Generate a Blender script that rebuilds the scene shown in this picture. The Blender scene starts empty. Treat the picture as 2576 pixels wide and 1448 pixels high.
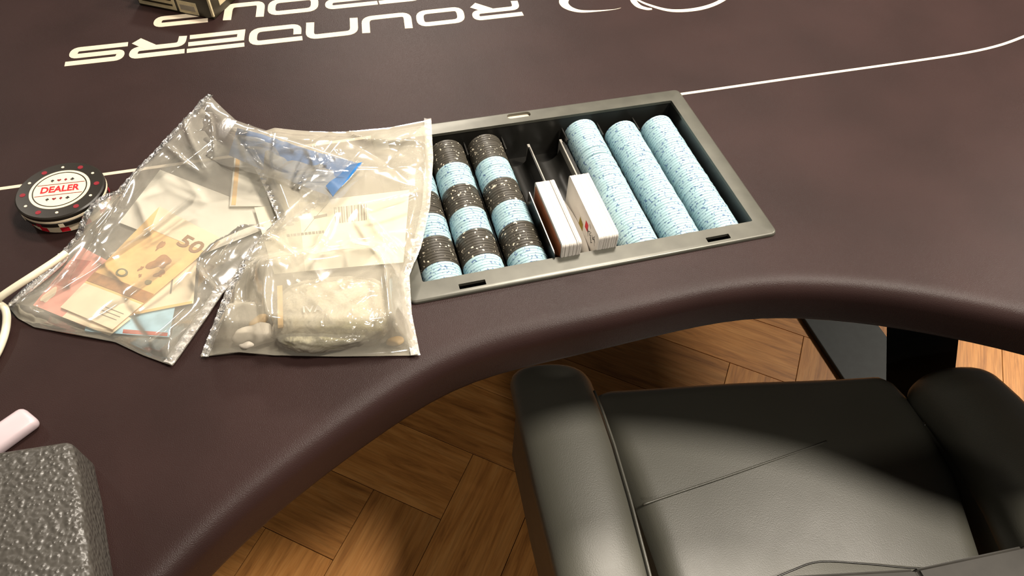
import bpy, bmesh, math, random
import numpy as np
from mathutils import Vector, Matrix, noise

random.seed(7)
RNG = np.random.default_rng(11)
SC = bpy.context.scene
COL = SC.collection
PI = math.pi

# ------------------------------------------------------------------ camera
CAM = Vector((0.0, 0.0, 1.24))
R_ = Vector((0.96327298, -0.26561221, 0.03943757))
U_ = Vector((0.18463514, 0.76179731, 0.62094664))
F_ = Vector((0.19497445, 0.59085955, -0.78286011))
FPX = 1708.4355
cd = bpy.data.cameras.new('camera')
cam = bpy.data.objects.new('camera', cd)
COL.objects.link(cam)
cd.sensor_fit = 'HORIZONTAL'
cd.sensor_width = 36.0
cd.lens = FPX / 2576 * 36.0
cd.clip_start = 0.02
M = Matrix(((R_.x, U_.x, -F_.x), (R_.y, U_.y, -F_.y), (R_.z, U_.z, -F_.z))).to_4x4()
M.translation = CAM
cam.matrix_world = M
SC.camera = cam


def at(px, py, z):
    """point of the real place seen at a photograph pixel, on the level z (metres)"""
    d = F_ * FPX + R_ * (px - 1288) - U_ * (py - 724)
    return CAM + d * ((z - CAM.z) / d.z)


# ------------------------------------------------------------------ light, exposure
SC.view_settings.view_transform = 'Standard'
SC.view_settings.look = 'None'
SC.view_settings.gamma = 1.0
SC.view_settings.use_curve_mapping = False
SC.view_settings.exposure = 0.28
w = bpy.data.worlds.new('world')
SC.world = w
w.use_nodes = True
w.node_tree.nodes['Background'].inputs[0].default_value = (1.0, 0.93, 0.84, 1)
w.node_tree.nodes['Background'].inputs[1].default_value = 0.09
SC.cycles.max_bounces = 8
SC.cycles.transparent_max_bounces = 24
SC.cycles.caustics_reflective = False
SC.cycles.caustics_refractive = False


def lamp(name, x, y, watts, size, color=(1.0, 0.90, 0.78), z=2.65):
    l = bpy.data.lights.new(name, 'AREA')
    l.shape = 'DISK'
    l.size = size
    l.energy = watts
    l.color = color
    o = bpy.data.objects.new(name, l)
    o.location = (x, y, z)
    COL.objects.link(o)
    return o


lamp('ceiling_or_fill_light', 1.12, -0.07, 62, 0.36)
lamp('ceiling_or_fill_light', 0.70, 1.12, 50, 0.42)
lamp('ceiling_or_fill_light', 0.40, 3.40, 66, 0.60)
lamp('ceiling_or_fill_light', 3.00, 0.70, 72, 0.50)
lamp('ceiling_or_fill_light', 2.00, 2.30, 9, 0.50)
lamp('ceiling_or_fill_light', -1.75, 2.55, 12, 0.40)  # added light, not a known lamp: makes glints on the bag film
lamp('ceiling_or_fill_light', -0.40, -1.90, 23, 0.50)  # added fill behind the camera, standing in for bounce on the floor


# ------------------------------------------------------------------ materials
def srgb(r, g, b):
    f = lambda c: (c / 255 / 12.92) if c / 255 <= 0.04045 else ((c / 255 + 0.055) / 1.055) ** 2.4
    return (f(r), f(g), f(b), 1.0)


class NT:
    def __init__(self, name):
        self.m = bpy.data.materials.new(name)
        self.m.use_nodes = True
        self.t = self.m.node_tree
        self.b = self.t.nodes['Principled BSDF']
        self.out = self.t.nodes['Material Output']

    def n(self, typ, **kw):
        x = self.t.nodes.new(typ)
        for k, v in kw.items():
            if k in x.inputs:
                x.inputs[k].default_value = v
            else:
                setattr(x, k, v)
        return x

    def l(self, a, b):
        self.t.links.new(a, b)

    def ramp(self, src, stops):
        r = self.n('ShaderNodeValToRGB')
        e = r.color_ramp.elements
        e[0].position, e[0].color = stops[0]
        e[1].position, e[1].color = stops[-1]
        for p, c in stops[1:-1]:
            q = e.new(p)
            q.color = c
        self.l(src, r.inputs[0])
        return r.outputs[0]

    def bump(self, src, strength, dist):
        b = self.n('ShaderNodeBump', Strength=strength, Distance=dist)
        self.l(src, b.inputs['Height'])
        self.l(b.outputs[0], self.b.inputs['Normal'])
        return b

    def coords(self, scale=(1, 1, 1), kind='Object', rnd=False):
        tc = self.n('ShaderNodeTexCoord')
        mp = self.n('ShaderNodeMapping')
        mp.inputs['Scale'].default_value = scale
        self.l(tc.outputs[kind], mp.inputs[0])
        if rnd:
            oi = self.n('ShaderNodeObjectInfo')
            mu = self.n('ShaderNodeVectorMath', operation='SCALE')
            cb = self.n('ShaderNodeCombineXYZ')
            for i in range(3):
                self.l(oi.outputs['Random'], cb.inputs[i])
            self.l(cb.outputs[0], mu.inputs[0])
            mu.inputs['Scale'].default_value = 137.0
            ad = self.n('ShaderNodeVectorMath', operation='ADD')
            self.l(mp.outputs[0], ad.inputs[0])
            self.l(mu.outputs[0], ad.inputs[1])
            return ad.outputs[0]
        return mp.outputs[0]


def plain(name, col, rough=0.5, metallic=0.0, spec=0.5, coat=0.0, mottling=0.08, mscale=60.0):
    k = NT(name)
    no = k.n('ShaderNodeTexNoise', Scale=mscale, Detail=3.0)
    k.l(k.coords(), no.inputs['Vector'])
    d = tuple(max(0, c * (1 - mottling * 2)) for c in col[:3]) + (1,)
    u = tuple(min(1, c * (1 + mottling)) for c in col[:3]) + (1,)
    k.l(k.ramp(no.outputs['Fac'], [(0.3, d), (0.7, u)]), k.b.inputs['Base Color'])
    k.b.inputs['Roughness'].default_value = rough
    k.b.inputs['Metallic'].default_value = metallic
    k.b.inputs['Specular IOR Level'].default_value = spec
    k.b.inputs['Coat Weight'].default_value = coat
    return k.m


def felt_mat():
    k = NT('table_cloth')
    no = k.n('ShaderNodeTexNoise', Scale=9.0, Detail=5.0)
    v = k.coords()
    k.l(v, no.inputs['Vector'])
    k.l(k.ramp(no.outputs['Fac'], [(0.3, srgb(38, 25, 23)), (0.7, srgb(46, 31, 29))]), k.b.inputs['Base Color'])
    k.b.inputs['Roughness'].default_value = 0.42
    k.b.inputs['Specular IOR Level'].default_value = 0.17
    k.b.inputs['Sheen Weight'].default_value = 0.0
    k.b.inputs['Sheen Roughness'].default_value = 0.5
    wv = k.n('ShaderNodeTexNoise', Scale=1400.0, Detail=1.0)
    k.l(v, wv.inputs['Vector'])
    n2 = k.n('ShaderNodeTexNoise', Scale=30.0, Detail=3.0)
    k.l(v, n2.inputs['Vector'])
    ad = k.n('ShaderNodeMath', operation='MULTIPLY_ADD')
    k.l(wv.outputs['Fac'], ad.inputs[0])
    ad.inputs[1].default_value = 0.8
    k.l(n2.outputs['Fac'], ad.inputs[2])
    k.bump(ad.outputs[0], 0.25, 0.0012)
    return k.m


def leather_mat(name, grain, rough, col, bump, spec=0.6, sheenmix=0.0):
    k = NT(name)
    v = k.coords()
    vo = k.n('ShaderNodeTexVoronoi', Scale=grain)
    vo.feature = 'SMOOTH_F1'
    k.l(v, vo.inputs['Vector'])
    k.b.inputs['Base Color'].default_value = col
    no = k.n('ShaderNodeTexNoise', Scale=25.0, Detail=4.0)
    k.l(v, no.inputs['Vector'])
    mr = k.n('ShaderNodeMapRange')
    mr.inputs['To Min'].default_value = rough - 0.05
    mr.inputs['To Max'].default_value = rough + 0.07
    k.l(no.outputs['Fac'], mr.inputs[0])
    k.l(mr.outputs[0], k.b.inputs['Roughness'])
    k.b.inputs['Specular IOR Level'].default_value = spec
    iv = k.n('ShaderNodeMath', operation='MULTIPLY_ADD')
    k.l(vo.outputs['Distance'], iv.inputs[0])
    iv.inputs[1].default_value = -1.0
    iv.inputs[2].default_value = 1.0
    k.bump(iv.outputs[0], bump, 0.0022 if grain < 500 else 0.0006)
    return k.m


def wood_mat():
    k = NT('oak_plank')
    v = k.coords((3.0, 26.0, 26.0), rnd=True)
    n1 = k.n('ShaderNodeTexNoise', Scale=2.2, Detail=7.0, Roughness=0.62, Distortion=0.5)
    k.l(v, n1.inputs['Vector'])
    c1 = k.ramp(n1.outputs['Fac'], [(0.30, srgb(146, 94, 42)), (0.48, srgb(184, 124, 60)), (0.72, srgb(204, 146, 80))])
    v2 = k.coords((9.0, 190.0, 190.0), rnd=True)
    n2 = k.n('ShaderNodeTexNoise', Scale=1.6, Detail=3.0)
    k.l(v2, n2.inputs['Vector'])
    f2 = k.ramp(n2.outputs['Fac'], [(0.36, (0.72, 0.72, 0.72, 1)), (0.55, (1, 1, 1, 1))])
    mx = k.n('ShaderNodeMix', data_type='RGBA', blend_type='MULTIPLY')
    mx.inputs['Factor'].default_value = 0.7
    k.l(c1, mx.inputs[6])
    k.l(f2, mx.inputs[7])
    oi = k.n('ShaderNodeObjectInfo')
    hs = k.n('ShaderNodeHueSaturation')
    mr = k.n('ShaderNodeMapRange')
    mr.inputs['To Min'].default_value = 0.82
    mr.inputs['To Max'].default_value = 1.08
    k.l(oi.outputs['Random'], mr.inputs[0])
    k.l(mr.outputs[0], hs.inputs['Value'])
    k.l(mx.outputs[2], hs.inputs['Color'])
    k.l(hs.outputs[0], k.b.inputs['Base Color'])
    k.b.inputs['Roughness'].default_value = 0.5
    k.bump(n2.outputs['Fac'], 0.2, 0.0006)
    return k.m


def chip_mat(name, base, mark, thr, scale, stretch):
    k = NT(name)
    v = k.coords((1, 1, stretch), rnd=True)
    n1 = k.n('ShaderNodeTexNoise', Scale=scale, Detail=1.5, Roughness=0.4)
    k.l(v, n1.inputs['Vector'])
    f = k.ramp(n1.outputs['Fac'], [(thr, (0, 0, 0, 1)), (thr + 0.025, (1, 1, 1, 1))])
    oi = k.n('ShaderNodeObjectInfo')
    hs = k.n('ShaderNodeHueSaturation')
    mr = k.n('ShaderNodeMapRange')
    mr.inputs['To Min'].default_value = 0.93
    mr.inputs['To Max'].default_value = 1.05
    k.l(oi.outputs['Random'], mr.inputs[0])
    k.l(mr.outputs[0], hs.inputs['Value'])
    hs.inputs['Color'].default_value = base
    mx = k.n('ShaderNodeMix', data_type='RGBA')
    k.l(f, mx.inputs['Factor'])
    k.l(hs.outputs[0], mx.inputs[6])
    mx.inputs[7].default_value = mark
    k.l(mx.outputs[2], k.b.inputs['Base Color'])
    k.b.inputs['Roughness'].default_value = 0.42
    return k.m


def film_mat(name, tint, opacity, gloss_rough, edge=0.35, bump=0.35, bscale=55.0, soft=0.6):
    """clear polythene: transparent, with a milky scattering share and a glossy skin"""
    k = NT(name)
    t = k.t
    t.nodes.remove(k.b)
    v = k.coords()
    tr = k.n('ShaderNodeBsdfTransparent')
    tr.inputs[0].default_value = (0.985, 0.985, 0.975, 1)
    df = k.n('ShaderNodeBsdfDiffuse')
    df.inputs[0].default_value = tint
    tl = k.n('ShaderNodeBsdfTranslucent')
    tl.inputs[0].default_value = tint
    gl = k.n('ShaderNodeBsdfGlossy')
    gl.inputs['Roughness'].default_value = gloss_rough
    gl.inputs[0].default_value = (1, 1, 1, 1)
    no = k.n('ShaderNodeTexNoise', Scale=bscale, Detail=3.0, Distortion=1.2)
    k.l(v, no.inputs['Vector'])
    bp = k.n('ShaderNodeBump', Strength=bump, Distance=0.003)
    k.l(no.outputs['Fac'], bp.inputs['Height'])
    for s in (df, tl, gl):
        k.l(bp.outputs[0], s.inputs['Normal'])
    a = k.n('ShaderNodeMixShader')
    a.inputs[0].default_value = 0.18
    k.l(df.outputs[0], a.inputs[1])
    k.l(tl.outputs[0], a.inputs[2])
    lw = k.n('ShaderNodeLayerWeight', Blend=0.35)
    mr = k.n('ShaderNodeMapRange')
    mr.inputs['To Min'].default_value = opacity
    mr.inputs['To Max'].default_value = min(1, opacity + edge)
    k.l(lw.outputs['Facing'], mr.inputs[0])
    b = k.n('ShaderNodeMixShader')
    k.l(mr.outputs[0], b.inputs[0])
    k.l(tr.outputs[0], b.inputs[1])
    k.l(a.outputs[0], b.inputs[2])
    fr = k.n('ShaderNodeFresnel', IOR=1.5)
    k.l(bp.outputs[0], fr.inputs['Normal'])
    fm = k.n('ShaderNodeMath', operation='MULTIPLY_ADD')
    k.l(fr.outputs[0], fm.inputs[0])
    fm.inputs[1].default_value = 1.0
    fm.inputs[2].default_value = 0.035 * soft
    c = k.n('ShaderNodeMixShader')
    k.l(fm.outputs[0], c.inputs[0])
    k.l(b.outputs[0], c.inputs[1])
    k.l(gl.outputs[0], c.inputs[2])
    k.l(c.outputs[0], k.out.inputs['Surface'])
    return k.m


def herb_mat():
    k = NT('wrapped_herb')
    v = k.coords()
    n1 = k.n('ShaderNodeTexNoise', Scale=55.0, Detail=6.0, Roughness=0.65, Distortion=0.8)
    k.l(v, n1.inputs['Vector'])
    sx = k.n('ShaderNodeSeparateXYZ')
    k.l(v, sx.inputs[0])
    g = k.n('ShaderNodeMapRange')
    g.inputs['From Min'].default_value = 0.338
    g.inputs['From Max'].default_value = 0.372
    k.l(sx.outputs[1], g.inputs[0])
    n3 = k.n('ShaderNodeTexNoise', Scale=40.0, Detail=3.0)
    k.l(v, n3.inputs['Vector'])
    gs = k.n('ShaderNodeMath', operation='MULTIPLY_ADD')
    k.l(n3.outputs['Fac'], gs.inputs[0])
    gs.inputs[1].default_value = 1.2
    k.l(g.outputs[0], gs.inputs[2])
    fm = k.ramp(gs.outputs[0], [(0.55, (0, 0, 0, 1)), (0.95, (1, 1, 1, 1))])
    herb = k.ramp(n1.outputs['Fac'], [(0.30, srgb(112, 98, 46)), (0.45, srgb(158, 152, 92)), (0.62, srgb(206, 198, 150))])
    crm = k.ramp(n1.outputs['Fac'], [(0.28, srgb(208, 190, 148)), (0.45, srgb(240, 230, 200)), (0.7, srgb(252, 246, 228))])
    mx = k.n('ShaderNodeMix', data_type='RGBA')
    k.l(fm, mx.inputs['Factor'])
    k.l(herb, mx.inputs[6])
    k.l(crm, mx.inputs[7])
    k.l(mx.outputs[2], k.b.inputs['Base Color'])
    k.b.inputs['Roughness'].default_value = 0.4
    k.bump(n1.outputs['Fac'], 0.6, 0.004)
    return k.m


MAT = dict(
    flap=film_mat('thin_flap_film', srgb(252, 246, 232), 0.05, 0.10, edge=0.12, bump=0.1, bscale=28.0, soft=3.0),
    bluefilm=plain('solid_blue_film', srgb(44, 112, 176), 0.2, 0.0, 0.5),
    backpad=plain('matte_chair_back', srgb(46, 44, 40), 0.6, 0.0, 0.2),
    felt=felt_mat(),
    print=plain('cream_print', srgb(202, 188, 166), 0.6, mottling=0.03),
    under=plain('table_underside', srgb(30, 27, 26), 0.7),
    steel=plain('dark_grey_steel', srgb(44, 48, 47), 0.5, 0.0, 0.3),
    darksteel=plain('black_steel', srgb(16, 17, 17), 0.8, 0.0, 0.0),
    frame=plain('tray_frame_plastic', srgb(86, 85, 76), 0.36, 0.35, 0.7),
    well=plain('tray_black_plastic', srgb(30, 29, 26), 0.3, 0.0, 0.8),
    bar=plain('divider_bar', srgb(190, 186, 176), 0.3, 0.5),
    suit=plain('embossed_suit', srgb(84, 83, 77), 0.3, 0.3),
    suitwhite=plain('white_suit', srgb(225, 222, 215), 0.5),
    blue=chip_mat('blue_chip', srgb(156, 184, 190), srgb(86, 110, 142), 0.625, 400.0, 0.9),
    black=chip_mat('black_chip', srgb(60, 56, 48), srgb(214, 204, 182), 0.655, 300.0, 0.8),
    card=plain('card_white', srgb(226, 221, 213), 0.45, mottling=0.02),
    cardback=plain('card_orange', srgb(186, 112, 72), 0.45),
    cutcard=plain('cut_card_black', srgb(14, 14, 15), 0.3),
    red=plain('red_ink', srgb(196, 20, 36), 0.5),
    darkred=plain('dark_red_ink', srgb(126, 18, 32), 0.45),
    olive=plain('olive_ink', srgb(150, 130, 40), 0.5),
    ink=plain('dark_ink', srgb(48, 44, 44), 0.5),
    butblack=plain('button_black', srgb(34, 30, 24), 0.3, 0, 0.5),
    butcream=plain('button_cream', srgb(226, 210, 180), 0.35, 0, 0.5, mottling=0.02),
    leather=leather_mat('smooth_black_leather', 900.0, 0.48, srgb(76, 75, 66), 0.2, 0.8),
    pebble=leather_mat('pebbled_black_leather', 330.0, 0.36, srgb(66, 63, 58), 0.75, 0.6),
    oak=wood_mat(),
    grout=plain('floor_base', srgb(50, 32, 16), 0.8),
    cord=plain('cream_cord', srgb(214, 206, 182), 0.35),
    bar_white=plain('white_plastic', srgb(186, 170, 174), 0.35, mottling=0.02),
    film=film_mat('clear_bag_film', srgb(252, 246, 228), 0.14, 0.10, edge=0.22, bump=0.08, bscale=28.0, soft=2.6),
    filmB=film_mat('milky_bag_film', srgb(252, 243, 220), 0.25, 0.11, edge=0.26, bump=0.08, bscale=28.0, soft=2.6),
    seam=film_mat('heat_sealed_film', srgb(240, 236, 228), 0.30, 0.10, edge=0.3, bump=0.6, bscale=260.0, soft=2.0),
    wrap=film_mat('cling_wrap', srgb(244, 236, 214), 0.26, 0.10, edge=0.3, bump=0.7, bscale=60.0, soft=1.5),
    blueseal=film_mat('blue_seal_film', srgb(128, 164, 218), 0.72, 0.13, edge=0.1, bump=0.3, bscale=60.0, soft=6.0),
    herb=herb_mat(),
    tissue=plain('white_tissue', srgb(232, 222, 204), 0.7),
    tan=plain('tan_tape', srgb(206, 172, 118), 0.5),
    paper=plain('cream_paper', srgb(248, 240, 214), 0.7, mottling=0.02),
    greypaper=plain('grey_white_paper', srgb(232, 226, 210), 0.7, mottling=0.02),
    greyink=plain('grey_ink', srgb(140, 132, 118), 0.6),
    note50=plain('orange_note', srgb(250, 200, 128), 0.6, mottling=0.07, mscale=90),
    note50pale=plain('pale_note', srgb(252, 232, 198), 0.6, mottling=0.04),
    note50dark=plain('brown_print', srgb(176, 120, 66), 0.6, mottling=0.15, mscale=160),
    note50ink=plain('note_number_ink', srgb(150, 104, 60), 0.6),
    holo=plain('note_hologram', srgb(140, 146, 116), 0.2, 0.6),
    note10=plain('red_note', srgb(248, 160, 142), 0.6, mottling=0.1, mscale=80),
    note10dark=plain('red_note_print', srgb(196, 92, 78), 0.6, mottling=0.15, mscale=120),
    note20=plain('blue_note', srgb(172, 214, 232), 0.6, mottling=0.1, mscale=80),
    boxdark=plain('box_dark', srgb(40, 34, 20), 0.4),
    boxcream=plain('box_cream', srgb(196, 182, 146), 0.45, mottling=0.08, mscale=140),
)


# ------------------------------------------------------------------ builders
def link(name, me, mat, parent=None, smooth=False, angle=None):
    if isinstance(mat, str):
        mat = MAT[mat]
    if mat is not None and not me.materials:
        me.materials.append(mat)
    if smooth or angle:
        me.polygons.foreach_set('use_smooth', [True] * len(me.polygons))
        if angle:
            me.set_sharp_from_angle(angle=math.radians(angle))
    o = bpy.data.objects.new(name, me)
    COL.objects.link(o)
    if parent is not None:
        o.parent = parent
        o.matrix_parent_inverse = parent.matrix_basis.inverted()
    return o


def mesh(name, verts, faces):
    me = bpy.data.meshes.new(name)
    me.from_pydata([tuple(v) for v in verts], [], faces)
    me.update()
    return me


def bm_mesh(name, bm, recalc=True):
    if recalc:
        bmesh.ops.recalc_face_normals(bm, faces=bm.faces)
    me = bpy.data.meshes.new(name)
    bm.to_mesh(me)
    bm.free()
    return me


def empty(name, loc, rz=0.0):
    o = bpy.data.objects.new(name, None)
    o.empty_display_size = 0.02
    o.location = loc
    o.rotation_euler = (0, 0, rz)
    COL.objects.link(o)
    return o


def tag(o, label, cat, group=None, kind=None):
    o['label'] = label
    o['category'] = cat
    if group:
        o['group'] = group
    if kind:
        o['kind'] = kind
    return o


def round_rect(x0, y0, x1, y1, r, seg=6):
    pts = []
    for cx, cy, a0 in ((x1 - r, y0 + r, -PI / 2), (x1 - r, y1 - r, 0), (x0 + r, y1 - r, PI / 2), (x0 + r, y0 + r, PI)):
        for i in range(seg + 1):
            a = a0 + PI / 2 * i / seg
            pts.append((cx + r * math.cos(a), cy + r * math.sin(a)))
    return pts


def offset_loop(pts, d):
    """moves a counter-clockwise loop inwards by d"""
    n = len(pts)
    out = []
    for i in range(n):
        p0, p1, p2 = Vector(pts[i - 1]), Vector(pts[i]), Vector(pts[(i + 1) % n])
        a = (p1 - p0)
        b = (p2 - p1)
        if a.length < 1e-9:
            a = b
        if b.length < 1e-9:
            b = a
        a.normalize()
        b.normalize()
        nn = Vector((-a.y - b.y, a.x + b.x))
        if nn.length < 1e-6:
            nn = Vector((-a.y, a.x))
        nn.normalize()
        c = max(0.4, nn.dot(Vector((-a.y, a.x))))
        out.append(tuple(p1 + nn * d / c))
    return out


def plate(outer, holes, profile, zbot, hole_r=0.0):
    """flat plate with holes: outer loop ccw, profile = [(inset, z)...] from the top face down"""
    bm = bmesh.new()
    rings = []
    for d, z in profile:
        L = offset_loop(outer, d) if abs(d) > 1e-9 else outer
        rings.append([bm.verts.new((p[0], p[1], z)) for p in L])
    top = profile[0][1]
    edges = []
    n = len(outer)
    for i in range(n):
        edges.append(bm.edges.new((rings[0][i], rings[0][(i + 1) % n])))
    hol = []
    for H in holes:
        hv = [bm.verts.new((p[0], p[1], top)) for p in H]
        for i in range(len(hv)):
            edges.append(bm.edges.new((hv[i], hv[(i + 1) % len(hv)])))
        hol.append(hv)
    bmesh.ops.triangle_fill(bm, use_beauty=True, use_dissolve=False, edges=edges, normal=(0, 0, 1))
    for a, b in zip(rings[:-1], rings[1:]):
        for i in range(n):
            bm.faces.new((a[i], b[i], b[(i + 1) % n], a[(i + 1) % n]))
    eb = []
    for i in range(n):
        e = bm.edges.get((rings[-1][i], rings[-1][(i + 1) % n])) or bm.edges.new((rings[-1][i], rings[-1][(i + 1) % n]))
        eb.append(e)
    zb = profile[-1][1]
    for hv in hol:
        lv = [bm.verts.new((v.co.x, v.co.y, zb)) for v in hv]
        m = len(hv)
        for i in range(m):
            bm.faces.new((hv[i], hv[(i + 1) % m], lv[(i + 1) % m], lv[i]))
        for i in range(m):
            eb.append(bm.edges.get((lv[i], lv[(i + 1) % m])))
    bmesh.ops.triangle_fill(bm, use_beauty=True, use_dissolve=False, edges=eb, normal=(0, 0, -1))
    return bm


def prism(poly, z0, z1, bevel=0.0, seg=2):
    bm = bmesh.new()
    lo = [bm.verts.new((p[0], p[1], z0)) for p in poly]
    hi = [bm.verts.new((p[0], p[1], z1)) for p in poly]
    n = len(poly)
    bm.faces.new(hi)
    bm.faces.new(lo[::-1])
    for i in range(n):
        bm.faces.new((lo[i], lo[(i + 1) % n], hi[(i + 1) % n], hi[i]))
    bmesh.ops.recalc_face_normals(bm, faces=bm.faces)
    if bevel:
        es = [e for e in bm.edges if len(e.link_faces) == 2 and e.calc_face_angle(0) > 0.6]
        bmesh.ops.bevel(bm, geom=es, offset=bevel, segments=seg, affect='EDGES', profile=0.5)
    return bm


def box_bm(x0, y0, z0, x1, y1, z1, bevel=0.0, seg=2):
    return prism([(x0, y0), (x1, y0), (x1, y1), (x0, y1)], z0, z1, bevel, seg)


def lathe(profile, seg=48):
    verts, faces = [], []
    for r, z in profile:
        for i in range(seg):
            a = 2 * PI * i / seg
            verts.append((r * math.cos(a), r * math.sin(a), z))
    for k in range(len(profile) - 1):
        for i in range(seg):
            j = (i + 1) % seg
            faces.append((k * seg + i, k * seg + j, (k + 1) * seg + j, (k + 1) * seg + i))
    faces.append(tuple(range(seg))[::-1])
    faces.append(tuple((len(profile) - 1) * seg + i for i in range(seg)))
    return verts, faces


def catmull(pts, per=8, closed=False):
    P = [Vector(p) for p in pts]
    n = len(P)
    out = []
    rng = range(n) if closed else range(n - 1)
    for i in rng:
        p0 = P[(i - 1) % n] if closed or i > 0 else P[0] * 2 - P[1]
        p1 = P[i]
        p2 = P[(i + 1) % n]
        p3 = P[(i + 2) % n] if closed or i + 2 < n else P[-1] * 2 - P[-2]
        for k in range(per):
            t = k / per
            out.append(0.5 * ((2 * p1) + (p2 - p0) * t + (2 * p0 - 5 * p1 + 4 * p2 - p3) * t * t + (3 * p1 - p0 - 3 * p2 + p3) * t ** 3))
    if not closed:
        out.append(P[-1])
    return out


def tube(path, radii, seg=10, flat=1.0):
    if not hasattr(radii, '__len__'):
        radii = [radii] * len(path)
    verts, faces = [], []
    n = len(path)
    for i, p in enumerate(path):
        d = (path[min(i + 1, n - 1)] - path[max(i - 1, 0)]).normalized()
        s = d.cross(Vector((0, 0, 1)))
        if s.length < 1e-4:
            s = Vector((1, 0, 0))
        s.normalize()
        u = s.cross(d).normalized()
        for k in range(seg):
            a = 2 * PI * k / seg
            verts.append(p + s * math.cos(a) * radii[i] + u * math.sin(a) * radii[i] * flat)
    for i in range(n - 1):
        for k in range(seg):
            j = (k + 1) % seg
            faces.append((i * seg + k, i * seg + j, (i + 1) * seg + j, (i + 1) * seg + k))
    faces.append(tuple(range(seg))[::-1])
    faces.append(tuple((n - 1) * seg + k for k in range(seg)))
    return mesh('tube', verts, faces)


def ribbon(path, widths, z0, z1):
    """flat band along a 2D path with a little thickness"""
    if not hasattr(widths, '__len__'):
        widths = [widths] * len(path)
    P = [Vector((p[0], p[1])) for p in path]
    n = len(P)
    L, R = [], []
    for i in range(n):
        a = (P[i] - P[i - 1]).normalized() if i > 0 else (P[1] - P[0]).normalized()
        b = (P[i + 1] - P[i]).normalized() if i < n - 1 else a
        na = Vector((-a.y, a.x))
        nb = Vector((-b.y, b.x))
        m = na + nb
        m.normalize()
        m = m * (widths[i] / 2 / max(0.45, m.dot(na)))
        L.append(P[i] + m)
        R.append(P[i] - m)
    verts, faces = [], []
    for i in range(n):
        verts += [(L[i].x, L[i].y, z1), (R[i].x, R[i].y, z1), (L[i].x, L[i].y, z0), (R[i].x, R[i].y, z0)]
    for i in range(n - 1):
        a, b = 4 * i, 4 * i + 4
        faces += [(a, a + 1, b + 1, b), (a, b, b + 2, a + 2), (a + 1, a + 3, b + 3, b + 1)]
    e = 4 * (n - 1)
    faces += [(0, 2, 3, 1), (e, e + 1, e + 3, e + 2)]
    return verts, faces


def join_parts(parts):
    V, Fc = [], []
    for v, f in parts:
        o = len(V)
        V += [tuple(x) for x in v]
        Fc += [tuple(i + o for i in q) for q in f]
    return V, Fc


def fillet(path, r, seg=5):
    P = [Vector(p) for p in path]
    out = [P[0]]
    for i in range(1, len(P) - 1):
        a, b, c = P[i - 1], P[i], P[i + 1]
        d1, d2 = (a - b), (c - b)
        rr = min(r, d1.length * 0.49, d2.length * 0.49)
        s = b + d1.normalized() * rr
        e = b + d2.normalized() * rr
        for k in range(seg + 1):
            t = k / seg
            out.append(s * (1 - t) ** 2 + b * 2 * t * (1 - t) + e * t * t)
    out.append(P[-1])
    return out


def text_mesh(body, size, thick, bold=0.0, xscale=1.0):
    c = bpy.data.curves.new('lettering', 'FONT')
    c.body = body
    c.size = size
    c.extrude = thick
    c.offset = bold
    c.align_x = 'CENTER'
    c.align_y = 'CENTER'
    c.resolution_u = 3
    o = bpy.data.objects.new('tmp', c)
    COL.objects.link(o)
    dg = bpy.context.evaluated_depsgraph_get()
    me = bpy.data.meshes.new_from_object(o.evaluated_get(dg))
    bpy.data.objects.remove(o)
    bpy.data.curves.remove(c)
    me.transform(Matrix.Diagonal((xscale, 1, 1, 1)))
    me.materials.clear()
    return me


def suit_poly(kind, s):
    """outline of a card suit, about 2*s across"""
    if kind == 'diamond':
        return [(0, -s), (0.75 * s, 0), (0, s), (-0.75 * s, 0)]
    if kind == 'heart':
        p = []
        for i in range(24):
            t = 2 * PI * i / 24
            p.append((s * 0.06 * 16 * math.sin(t) ** 3, s * 0.06 * (13 * math.cos(t) - 5 * math.cos(2 * t) - 2 * math.cos(3 * t) - math.cos(4 * t))))
        return p[::-1]
    if kind == 'spade':
        p = [(-x, -y + 0.15 * s) for x, y in suit_poly('heart', s * 0.85)]
        return p
    return None


def suit_mesh(kind, s, z0, z1):
    parts = []

    def add(poly):
        n = len(poly)
        v = [(x, y, z1) for x, y in poly] + [(x, y, z0) for x, y in poly]
        f = [tuple(range(n))] + [(i, n + i, n + (i + 1) % n, (i + 1) % n) for i in range(n)]
        parts.append((v, f))

    def circ(cx, cy, r):
        add([(cx + r * math.cos(2 * PI * i / 14), cy + r * math.sin(2 * PI * i / 14)) for i in range(14)])
    if kind == 'club':
        circ(0, 0.5 * s, 0.45 * s)
        circ(-0.5 * s, -0.2 * s, 0.45 * s)
        circ(0.5 * s, -0.2 * s, 0.45 * s)
        add([(-0.1 * s, 0.2 * s), (-0.3 * s, -s), (0.3 * s, -s), (0.1 * s, 0.2 * s)])
    else:
        add(suit_poly(kind, s))
        if kind == 'spade':
            add([(-0.08 * s, 0), (-0.3 * s, -s), (0.3 * s, -s), (0.08 * s, 0)])
    return join_parts(parts)


def resample(pts, n):
    P = np.array([[*p] for p in pts], float)
    d = np.r_[0, np.cumsum(np.linalg.norm(np.diff(P, axis=0), axis=1))]
    t = np.linspace(0, d[-1], n)
    return np.stack([np.interp(t, d, P[:, k]) for k in range(P.shape[1])], 1)


def coons(bottom, right, top, left, nu, nv):
    """surface patch over four border lines: bottom/top run left to right, left/right run bottom to top"""
    B, T = resample(bottom, nu), resample(top, nu)
    L, Rr = resample(left, nv), resample(right, nv)
    u = np.linspace(0, 1, nu)[:, None, None]
    v = np.linspace(0, 1, nv)[None, :, None]
    S = (1 - v) * B[:, None] + v * T[:, None] + (1 - u) * L[None] + u * Rr[None]
    S -= (1 - u) * (1 - v) * B[0] + u * (1 - v) * B[-1] + (1 - u) * v * T[0] + u * v * T[-1]
    return S


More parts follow.
